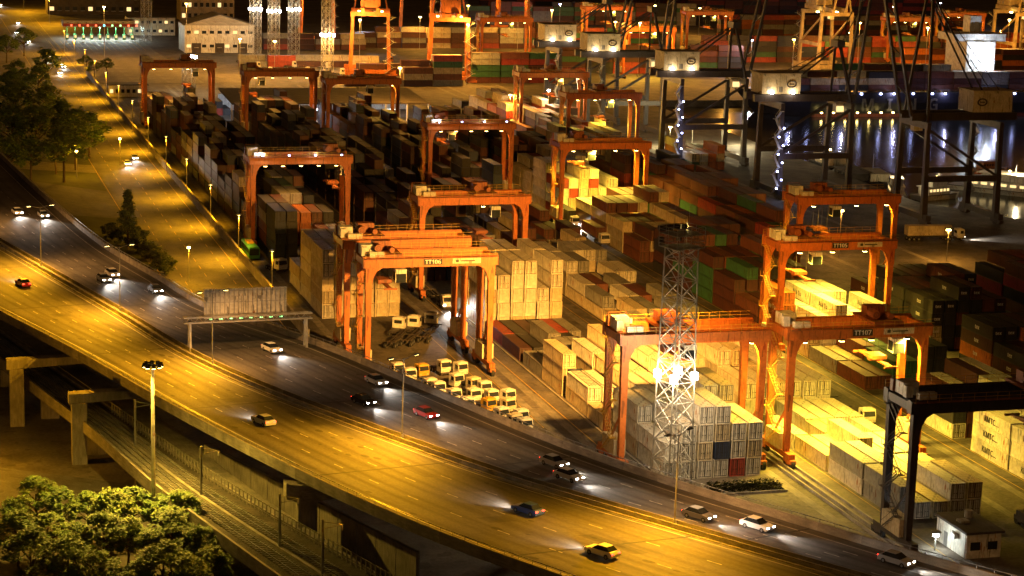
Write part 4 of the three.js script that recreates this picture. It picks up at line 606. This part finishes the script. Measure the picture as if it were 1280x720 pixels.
for (const [px, py, h, lab, I, c, lm] of [[638, 118, 14, 'bright lamp post behind the cool-lit crane in the yard', 2600, AMB], [742, 157, 9, 'bright lamp post under the yellow lit gantry crane', 1400, YEL], [686, 112, 14, 'bright lamp post beside the orange crane at the machinery houses', 1800, WHT], [838, 158, 7, 'quay lamp post behind the first blue container stack', 1500, lin(1, .8, .4)], [866, 158, 7, 'quay lamp post second along the lit quay', 1500, lin(1, .8, .4)], [928, 157, 7, 'quay lamp post beside the lamp-lit stair tower', 1500, lin(1, .85, .5)], [233, 4, 28, 'tall glowing lamp post in front of the beige office block', 6500, AMB], [450, 24, 26, 'tall lamp post between the orange quay cranes', 9000, AMB], [585, 30, 26, 'tall lamp post above the tall brown stack', 7000, AMB], [690, 12, 26, 'tall lamp post behind the machinery houses', 6000, AMB], [800, 28, 26, 'tall lamp post between the far cranes', 5000, AMB], [912, 30, 26, 'tall lamp post behind the bow of the ship', 6000, AMB], [1075, 28, 26, 'tall lamp post behind the ship cargo', 7000, AMB], [1160, 34, 26, 'tall lamp post beside the black quay crane', 6000, AMB], [1262, 24, 26, 'tall lamp post behind the ship superstructure', 6000, AMB], [130, 8, 24, 'tall lamp post behind the toll plaza', 2500, AMB], [300, 48, 16, 'lamp post beside the white warehouse gable', 2600, AMB], [500, 84, 20, 'tall lamp post over the empty yard road', 5000, AMB], [1186, 286, 8, 'lamp post on the quay apron road', 900, AMB], [1052, 262, 12, 'lamp post at the corner of the empty apron', 900, AMB]]) {
  const p = at(px, py, h); lampPost(lab, p.x, p.z, h, { I: py < 60 ? I * 1.15 : I, color: c, lm: c === WHT ? M.lampW : M.lampY, size: .8 });
}
{                                             // twin floodlights by the hut, high mast by the trees
  for (const [px, lab] of [[1170, 'low white floodlight post beside the hut'], [1196, 'low white floodlight post against the hut wall']]) { const p = at(px, 668, 2.4); lampPost(lab, p.x, p.z, 2.6, { I: 60, color: lin(.85, .95, .9), lm: M.lampW, size: .6 }); }
  for (const [px, py, h, I, lab] of [[-24, 590, 9, 1000, 'road lamp beside the lower road and the viaduct pier'], [150, 205, 8, 900, 'road lamp on the verge at the slip road'], [96, 222, 8, 600, 'road lamp on the verge beside the dark grove'], [236, 352, 8, 900, 'road lamp at the end of the access road'], [62, 30, 14, 5000, 'road lamp far along the access road'], [30, 14, 14, 6000, 'road lamp farthest along the access road']]) { const q = at(px, py); lampPost(lab, q.x, q.z, h, { I, color: SOD, size: .5 }); }
  { const q = rng(55); for (let k = 0; k < 16; k++) { const px = 330 + k * 60 + q() * 30, py = 2 + q() * 56, p = at(px, py, 16), cool = k % 4 === 2; lampPost(cool ? 'cool white flood lamp among the far stacks' : 'warm flood lamp among the far stacks', p.x, p.z, 16, { I: cool ? 1500 : 2400, color: cool ? COOL : AMB, lm: cool ? M.lampB : M.lampY, size: .9, group: cool ? 'cool lamps of the far terminal' : 'warm lamps of the far terminal' }); } }
  const p = at(192, 672), t = thing('high_mast', 'tall pale light mast with a dark ring of lamps rising out of the trees', 'mast', [p.x, 0, p.z]); part('pole', new G().cyl([0, 0, 0], [0, 25, 0], .36, .2, 12), M.galv, t);
  const r = new THREE.TorusGeometry(1.05, .09, 6, 20); r.rotateX(Math.PI / 2); r.translate(0, 25.1, 0); part('lamp_ring', r, M.steelD, t);
  for (let k = 0; k < 8; k++) { const a = k / 8 * 6.283, x = Math.cos(a) * 1.15, z = Math.sin(a) * 1.15, f = part('lantern', new G().hexa([[x - .34, 24.7, z + .3], [x + .34, 24.7, z + .3], [x + .34, 24.7, z - .3], [x - .34, 24.7, z - .3], [x - .18, 25.3, z + .16], [x + .18, 25.3, z + .16], [x + .18, 25.3, z - .16], [x - .18, 25.3, z - .16]]), M.steelD, t); part('lens', new G().box(x - .24, x + .24, 24.64, 24.69, z - .2, z + .2), M.lampY, f); }
  for (const [dx, dz] of [[-1.3, 0], [0, 1.3], [-.9, -.9]]) spot([p.x + dx, 24.4, p.z + dz], [p.x + dx * 9, 0, p.z + dz * 9 + 4], lin(1, .6, .07), 3600, 70, 14);
}
// ------------------------------------------------------------------ vehicles
const VG = (() => {
  const g = {};
  g.wheel = (r, w) => new G().cyl([-w / 2, 0, 0], [w / 2, 0, 0], r, r, 14).geo(); g.rim = (r, w) => new G().cyl([-w / 2 - .01, 0, 0], [w / 2 + .01, 0, 0], r * .55, r * .55, 10).geo();
  g.carW = g.wheel(.32, .22); g.carR = g.rim(.32, .22); g.trW = g.wheel(.5, .32); g.trR = g.rim(.5, .32);
  g.carBody = new G().prism([[-2.15, .3], [2.1, .3], [2.2, .55], [2.1, .78], [1.1, .92], [-2.0, .98], [-2.2, .7]], (a, b, c) => [c, b, a], -.86, .86).geo();
  g.carTop = new G().hexa([[-.8, .94, 1], [.8, .94, 1], [.8, .94, -1.75], [-.8, .94, -1.75], [-.62, 1.43, .25], [.62, 1.43, .25], [.62, 1.43, -1.15], [-.62, 1.43, -1.15]]).geo(); g.carRoof = new G().box(-.62, .62, 1.43, 1.47, -1.15, .25).geo();
  g.carHead = new G().box(-.2, .2, .58, .74, 2.1, 2.17).geo(); g.carTail = new G().box(-.2, .2, .7, .86, -2.2, -2.12).geo();
  g.cab = new G().prism([[.9, .75], [2.95, .75], [3.05, 1.7], [2.75, 3.05], [.95, 3.05]], (a, b, c) => [c, b, a], -1.2, 1.2).geo();
  g.shield = new G().hexa([[-1.08, 1.82, 3.06], [1.08, 1.82, 3.06], [1.08, 1.8, 3.0], [-1.08, 1.8, 3.0], [-1.02, 2.74, 2.86], [1.02, 2.74, 2.86], [1.02, 2.72, 2.8], [-1.02, 2.72, 2.8]]).geo();
  g.side = (s) => new G().box(s * 1.2 - .02, s * 1.2 + .02, 1.85, 2.65, 1.75, 2.6).geo(); g.sideL = g.side(-1); g.sideR = g.side(1); g.back = new G().box(-.8, .8, 1.9, 2.6, .87, .9).geo();
  g.chassis = new G().box(-.55, .55, .7, .98, -3, 1).box(-.9, .9, .98, 1.12, -2.4, -.8).box(-1.15, -.6, .5, 1, -.3, .8).box(.6, 1.15, .5, 1, -.3, .8).geo(); g.bumper = new G().box(-1.2, 1.2, .4, .78, 2.75, 3.08).geo();
  g.roofBox = new G().box(-.6, .6, 3.05, 3.2, 1.4, 2.4).geo(); g.mir = (s) => new G().box(s * 1.35 - .08, s * 1.35 + .08, 1.9, 2.6, 2.75, 2.85).geo(); g.mirL = g.mir(-1); g.mirR = g.mir(1); g.trHead = new G().box(-.2, .2, .95, 1.15, 3.0, 3.07).geo();
  g.trailer = new G().box(-.5, -.3, .95, 1.3, -12.2, 0).box(.3, .5, .95, 1.3, -12.2, 0).box(-1.2, 1.2, 1.3, 1.45, -.3, 0).box(-1.2, 1.2, 1.3, 1.45, -12.2, -11.9).box(-1.2, 1.2, 1.1, 1.3, -6.2, -5.9).box(-.12, .12, .2, 1, -3, -2.8).geo();
  return g;
})();
function car(label, x, y, z, turn, body, { on = true, group = 'cars on the highway' } = {}) {
  const t = thing('car', label, 'car', [x, y, z], turn, group); part('body', VG.carBody, body, t); part('window_band', VG.carTop, M.glass, t); part('roof', VG.carRoof, body, t);
  for (const s of [-1, 1]) { for (const q of [-1.3, 1.35]) { const w = part('wheel', VG.carW, M.rubber, t); w.position.set(s * .78, .32, q); part('rim', VG.carR, M.steelG, w); } part('headlight', VG.carHead, on ? M.head : M.white, t).position.x = s * .6; part('tail_light', VG.carTail, on ? M.tail : M.red, t).position.x = s * .62; }
  if (on) { const d = V(Math.sin(turn), 0, Math.cos(turn)); spot([x + d.x * 2.3, y + .68, z + d.z * 2.3], [x + d.x * 12, y, z + d.z * 12], lin(1, .9, .78), 420, 34, 6, 1); }
  return t;
}
const paints = { white: mat(.7, .69, .66, .3, null), silver: mat(.4, .41, .42, .28, null), black: mat(.02, .02, .022, .25, null), red: mat(.3, .02, .015, .3, null), blue: mat(.03, .06, .2, .3, null), grey: mat(.12, .12, .125, .3, null) };
const farLane = (k) => (z) => (midX(z) + 2) * (1 - k) + (farX(z) - 2.4) * k, nearLane = (k) => (z) => (nearX(z) + 2.9) * (1 - k) + (midX(z) - 2) * k;
for (const [px, py, k, c] of [[14, 268, .62, 'white'], [30, 272, .86, 'silver'], [120, 352, .38, 'silver'], [148, 345, .62, 'white'], [205, 365, .86, 'grey'], [330, 440, .62, 'white'], [455, 505, .38, 'black'], [470, 480, .86, 'silver'], [560, 520, .62, 'red'], [700, 600, .38, 'white'], [735, 580, .62, 'silver'], [880, 648, .38, 'grey'], [965, 660, .62, 'white'], [1120, 705, .86, 'silver']]) {
  const z = at(px, py, DECK).z, f = farLane(k); car(`${c} car with headlights on, ${k < .5 ? 'inner' : k < .8 ? 'middle' : 'outer'} lane of the carriageway beside the yard`, f(z), DECK + .01, z, bend(f, z), paints[c]);
}
for (const [px, py, k, c] of [[8, 358, .62, 'red'], [330, 530, .38, 'silver'], [690, 640, .62, 'blue'], [820, 690, .38, 'white']]) { const z = at(px, py, DECK).z, f = nearLane(k); car(`${c} car showing tail lights on the yellow lit carriageway`, f(z), DECK + .01, z, bend(f, z) + Math.PI, paints[c]); }
for (const [x, z, c, turn] of [[66.5, -640, 'white', 0], [70, -652, 'silver', 0], [62, -730, 'grey', Math.PI], [66, -905, 'white', 0], [69.5, -930, 'silver', 0], [65, -960, 'white', 0], [68, -985, 'black', 0], [62, -1050, 'white', 0], [59, -1100, 'silver', 0], [63, -1160, 'white', 0], [56, -1230, 'grey', 0], [60, -1290, 'white', 0]]) car(`${c} car on the access road beside the trees`, x, .03, z, turn, paints[c], { group: 'cars on the access road' });
// yard tractors
function tractor(label, x, z, turn, cab, group, on = false) {
  const t = thing('truck_tractor', label, 'truck', [x, 0, z], turn, group), c = part('cab', VG.cab, cab, t); part('windscreen', VG.shield, M.glass, c); part('side_window', VG.sideL, M.glass, c); part('side_window', VG.sideR, M.glass, c); part('rear_window', VG.back, M.glass, c); part('mirror', VG.mirL, M.black, c); part('mirror', VG.mirR, M.black, c);
  part('chassis', VG.chassis, M.steelD, t); part('bumper', VG.bumper, M.steelD, t); part('roof_box', VG.roofBox, cab, t); for (const s of [-1, 1]) { part('headlight', VG.trHead, on ? M.head : M.white, t).position.x = s * .85; for (const q of [2.1, -1.1, -2.3]) { const w = part('wheel', VG.trW, M.rubber, t); w.position.set(s * .98, .5, q); part('rim', VG.trR, M.steelG, w); } }
  if (on) { const d = V(Math.sin(turn), 0, Math.cos(turn)); spot([x + d.x * 3.3, 1.1, z + d.z * 3.3], [x + d.x * 16, 0, z + d.z * 16], lin(1, .93, .84), 1600, 32, 8, .8); } return t;
}
function trailer(label, x, z, turn, group) { const t = thing('trailer_chassis', label, 'trailer', [x, 0, z], turn, group); part('frame', VG.trailer, M.steelD, t); for (const s of [-1, 1]) for (const q of [-9.2, -10.5, -11.8]) { const w = part('wheel', VG.trW, M.rubber, t); w.position.set(s * .98, .5, q); part('rim', VG.trR, M.steelG, w); } return t; }
const gT = 'truck cabs parked beside the viaduct';
for (const [px, py, k] of [[496, 408], [515, 406], [536, 402]]) { const p = at(px, py, 1.5); tractor('white truck cab at the head of an empty trailer row under crane TT106', p.x, p.z, Math.PI - .5, M.white, gT); trailer('empty trailer chassis hitched behind a parked truck cab', p.x + 1.2, p.z + 2, Math.PI - .5 + .02, 'empty trailers beside the parked truck cabs'); }
for (const [px, py, c] of [[492, 457, 'white'], [521, 457, 'yellow'], [550, 453, 'white'], [569, 456, 'white'], [543, 480, 'white'], [561, 488, 'white'], [585, 475, 'white'], [586, 487, 'white'], [609, 488, 'white'], [580, 499, 'white'], [603, 500, 'yellow'], [627, 501, 'white'], [619, 511, 'white'], [645, 514, 'white'], [507, 462, 'white'], [532, 474, 'white'], [564, 470, 'white'], [627, 490, 'white'], [600, 478, 'white'], [636, 520, 'white'], [649, 524, 'white']]) { const p = at(px, py, 2); tractor(`${c} truck cab parked with others along the viaduct wall`, p.x, p.z, .28 + ((px * 13 + py * 7) % 11 - 5) * .035, c === 'white' ? ((px + py) % 4 === 0 ? M.cream : M.white) : M.yellow, gT).scale.set(.9, .84 + (px * 3 % 7) * .02, .9); }
{ const q = rng(91); for (let k = 0; k < 14; k++) { const p = at(300 + k * 15 + q() * 5, 78 + (k % 3) * 7 + q() * 3); tractor('parked truck cab on the open ground beyond the shed', p.x, p.z, 1.2 + q() * .4, k % 3 ? M.white : M.orangeD, 'truck cabs parked beyond the shed'); } }
function rig(px, py, code, label, clabel, on = true, turn = 0) {  // a tractor, its trailer and the container on it
  const p = at(px, py), d = V(Math.sin(turn), 0, Math.cos(turn)); tractor(label, p.x, p.z, turn, M.white, 'trucks driving in the yard lanes', on); trailer(label.replace('white truck', 'trailer chassis behind the white truck'), p.x - d.x * .6, p.z - d.z * .6, turn, 'loaded trailers in the yard lanes');
  if (code) { const o = thing('shipping_container', clabel, 'container', [p.x - d.x * 6.9, 1.46, p.z - d.z * 6.9], turn), g = CG.s; part('body', g.body, CM[code][0], o); part('frame', g.frame, CM[code][1], o); g.doors.forEach((q, k) => part('lock_gear', g.gear[k], M.rubber, part('door', q, CM[code][0], o))); }
}
rig(556, 384, null, 'white truck with lit headlights in the lane behind crane TT106', '');
rig(716, 283, 'K', 'white truck in the bright lane beside the yellow lit crane', 'black container on a trailer in the bright lane', true);
rig(752, 305, 'B', 'white truck farther down the bright lane towards the mast', 'brown container on a trailer farther down the bright lane', false);
rig(1077, 528, null, 'white truck under the lit leg of crane TT107', '', false); rig(1190, 300, 'C', 'white truck driving on the quay apron', 'cream container on a trailer on the quay apron', true, 1.5);
{                                             // green bus beside the fence, white van
  const p = at(318, 326), t = thing('bus', 'green single-deck bus parked beside the access road fence', 'bus', [p.x, 0, p.z]); part('body', new G().prism([[0, .45], [2.5, .45], [2.5, 2.9], [2.3, 3.2], [.2, 3.2], [0, 2.9]], (a, b, c) => [a - 1.25, b, c], -12, 0), M.green, t); part('roof_pod', new G().box(-.8, .8, 3.2, 3.5, -9, -5), M.yellow, t);
  for (const s of [-1, 1]) for (let k = 0; k < 7; k++) part('window', new G().box(s * 1.25 - .02, s * 1.25 + .02, 1.6, 2.7, -11.4 + k * 1.6, -10.1 + k * 1.6), M.glass, t); part('windscreen', new G().box(-1.1, 1.1, 1.3, 2.8, 0, .04), M.glass, t);
  for (const s of [-1, 1]) for (const q of [-2.4, -9]) { const w = part('wheel', VG.trW, M.rubber, t); w.position.set(s * 1.05, .5, q); part('rim', VG.trR, M.steelG, w); }
  const q = at(345, 338); tractor('white truck cab beside the green bus', q.x, q.z, .4, M.white, undefined, false);
}
// fence along the yard, kerbs and shrub bed
{
  const t = thing('yard_fence', 'long concrete wall with a light coping between the access road and the yard', 'wall'); for (let z = -900; z < -400; z += 10) part('panel', new G().box(76.6, 76.95, 0, 2.2, z, z + 9.9).box(76.5, 77.05, 2.2, 2.4, z, z + 9.9), M.conc, t);
  const k = thing('lane_kerb', 'double pipe kerb along the lane under crane TT107', 'kerb'); for (const [x, w] of [[135.4, .3], [136.9, .3], [134.2, .25]]) part('rail', new G().box(x, x + w, 0, .5, -318, -238), M.conc, k);
  const k2 = thing('lane_kerb', 'low concrete kerb along the truck lane at the cream stack', 'kerb'); part('kerb_stone', new G().box(112.6, 112.9, 0, .3, -420, -300), M.conc, k2);
}
// ------------------------------------------------------------------ trees
const leafM = (r, g, b) => new THREE.MeshPhysicalMaterial({ color: lin(r, g, b), roughness: .75, transmission: .25, thickness: 0, side: THREE.DoubleSide, vertexColors: true });
function crownGeo(seed, R, H, clumps, leaves, size, cone = 0) {
  const r = rng(seed), g = new G(), vc = [];
  for (let c = 0; c < clumps; c++) {
    const tone = .65 + r() * .7, hue = .85 + r() * .4;
    const hy = r(), th = r() * 6.283, k = cone ? 1 - hy * .95 : Math.sqrt(Math.max(.05, 1 - (2 * hy - .75) ** 2 * .7)), rad = R * k * Math.pow(r(), .45), cx = Math.cos(th) * rad, cz = Math.sin(th) * rad, cy = hy * H, cr = (cone ? .55 : .5) + r() * .75;
    for (let l = 0; l < leaves; l++) { let x, y, z; do { x = r() * 2 - 1; y = r() * 2 - 1; z = r() * 2 - 1; } while (x * x + y * y + z * z > 1); const p = [cx + x * cr, cy + y * cr * .6, cz + z * cr], s = size * (.45 + r() * 1.1), lt = tone * (.8 + r() * .4); for (let q = 0; q < 4; q++) vc.push(lt * hue, lt, lt * .9); const a = r() * 6.283, t = (r() - .5) * 1.6, u = [Math.cos(a) * s, t * s * .5, Math.sin(a) * s], v = [-Math.sin(a) * s * .6, (r() - .3) * s * .8, Math.cos(a) * s * .6]; g.quad([p[0] - u[0], p[1] - u[1], p[2] - u[2]], [p[0] - v[0], p[1] - v[1], p[2] - v[2]], [p[0] + u[0], p[1] + u[1], p[2] + u[2]], [p[0] + v[0], p[1] + v[1], p[2] + v[2]]); }
  }
  const o = g.geo(); o.setAttribute('color', new THREE.Float32BufferAttribute(vc, 3)); return o;
}
function trunkGeo(seed, h, r0, limbs, spread) { const r = rng(seed), g = new G(); g.cyl([0, -.1, 0], [.15, h * .55, .1], r0, r0 * .7, 8).cyl([.15, h * .55, .1], [.1, h, 0], r0 * .7, r0 * .3, 7); for (let k = 0; k < limbs; k++) { const a = r() * 6.283, y = h * (.45 + .4 * r()), L = spread * (.5 + .4 * r()); g.cyl([.12, y, .05], [Math.cos(a) * L, y + L * .75, Math.sin(a) * L], r0 * .4, r0 * .12, 5); } return g.geo(); }
const kinds = [0, 1, 2, 3].map((k) => ({ crown: crownGeo(100 + k, 3.1 + .3 * (k % 2), 4.6, 46, 74, .21), trunk: trunkGeo(200 + k, 5.6, .22, 12, 3.2) }));
const leafs = [leafM(.088, .15, .02), leafM(.105, .165, .022), leafM(.07, .125, .02)];
function tree(label, x, z, k, s, group, y = 0, m = null, sy = s) { const t = thing('tree', label, 'tree', [x, y, z], k * 1.7, group); t.scale.set(s, sy, s); part('trunk', kinds[k % 4].trunk, M.bark, t); part('crown', kinds[k % 4].crown, m ?? leafs[k % 3], t).position.y = 3.2; }
[[18, 640], [45, 632], [78, 640], [110, 634], [140, 650], [165, 640], [205, 640], [228, 655], [22, 672], [60, 668], [95, 672], [128, 678], [160, 676], [185, 685], [215, 680], [248, 690], [262, 708], [40, 706], [85, 708], [120, 716], [170, 722], [205, 718], [235, 726]].forEach(([px, py], k) => { const p = at(px, py, 4); tree('leafy green tree lit yellow in the bed beside the railway', p.x, p.z, k, .74 + (k * 37 % 10) / 26, 'trees in the bed beside the railway'); });
[[8, 70], [30, 62], [22, 110], [48, 120], [60, 150], [20, 150], [75, 178], [45, 188], [15, 190], [95, 200], [70, 205], [38, 215], [10, 218], [112, 186], [58, 98], [12, 135], [80, 215]].forEach(([px, py], k) => { const p = at(px, py, 3); tree(px === 112 ? 'lamp-lit tree at the edge of the access road' : 'dark tree in the grove beside the access road', p.x, p.z, k, 1.5 + (k * 31 % 10) / 12, px === 112 ? undefined : 'dark grove beside the access road'); });
[[118, 96], [134, 92], [108, 88]].forEach(([px, py], k) => { const p = at(px, py); tree('low dark tree beside the gatehouse', p.x, p.z, k + 1, 1.1, 'low trees beside the gatehouse', 0, null, .8); });
{
  const c = crownGeo(300, 3.4, 13, 110, 70, .26, 1), b = crownGeo(301, 2.6, 3.4, 46, 60, .22), m = leafM(.03, .05, .016);
  const p = at(160, 312), t = thing('conifer', 'dark pointed conifer beside the viaduct parapet', 'tree', [p.x, 0, p.z]); part('trunk', new G().cyl([0, 0, 0], [0, 13, 0], .3, .06, 8), M.bark, t); part('crown', c, m, t).position.y = 1.2;
  for (const [px, py] of [[140, 300], [178, 318], [188, 326], [198, 334], [206, 342], [172, 305]]) { const q = at(px, py), s = thing('shrub', 'dark rounded shrub beside the viaduct parapet', 'shrub', [q.x, 0, q.z], px, 'dark shrubs beside the viaduct parapet'); part('stem', new G().cyl([0, 0, 0], [0, 1.4, 0], .14, .1, 6), M.bark, s); part('foliage', b, m, s).position.y = .7; }
  const bed = at(930, 612), q = thing('planter_bed', 'low planted bed with a concrete edge beside the mast stack', 'planter', [bed.x, 0, bed.z]); part('edging', new G().box(-6, 6, 0, .35, -2.4, -2.1).box(-6, 6, 0, .35, 2.1, 2.4).box(-6.3, -6, 0, .35, -2.4, 2.4).box(6, 6.3, 0, .35, -2.4, 2.4), M.conc, q); const r = rng(9), g = new G(); for (let k = 0; k < 1500; k++) { const x = (r() - .5) * 11.6, z = (r() - .5) * 4, y = .2 + r() * .9, s = .18; g.quad([x - s, y, z], [x, y - s * r(), z - s], [x + s, y + s * r(), z], [x, y + s, z + s]); } const f = part('foliage', g, M.grass, q); f.userData.kind = 'stuff';
}
renderer.render(scene, camera);
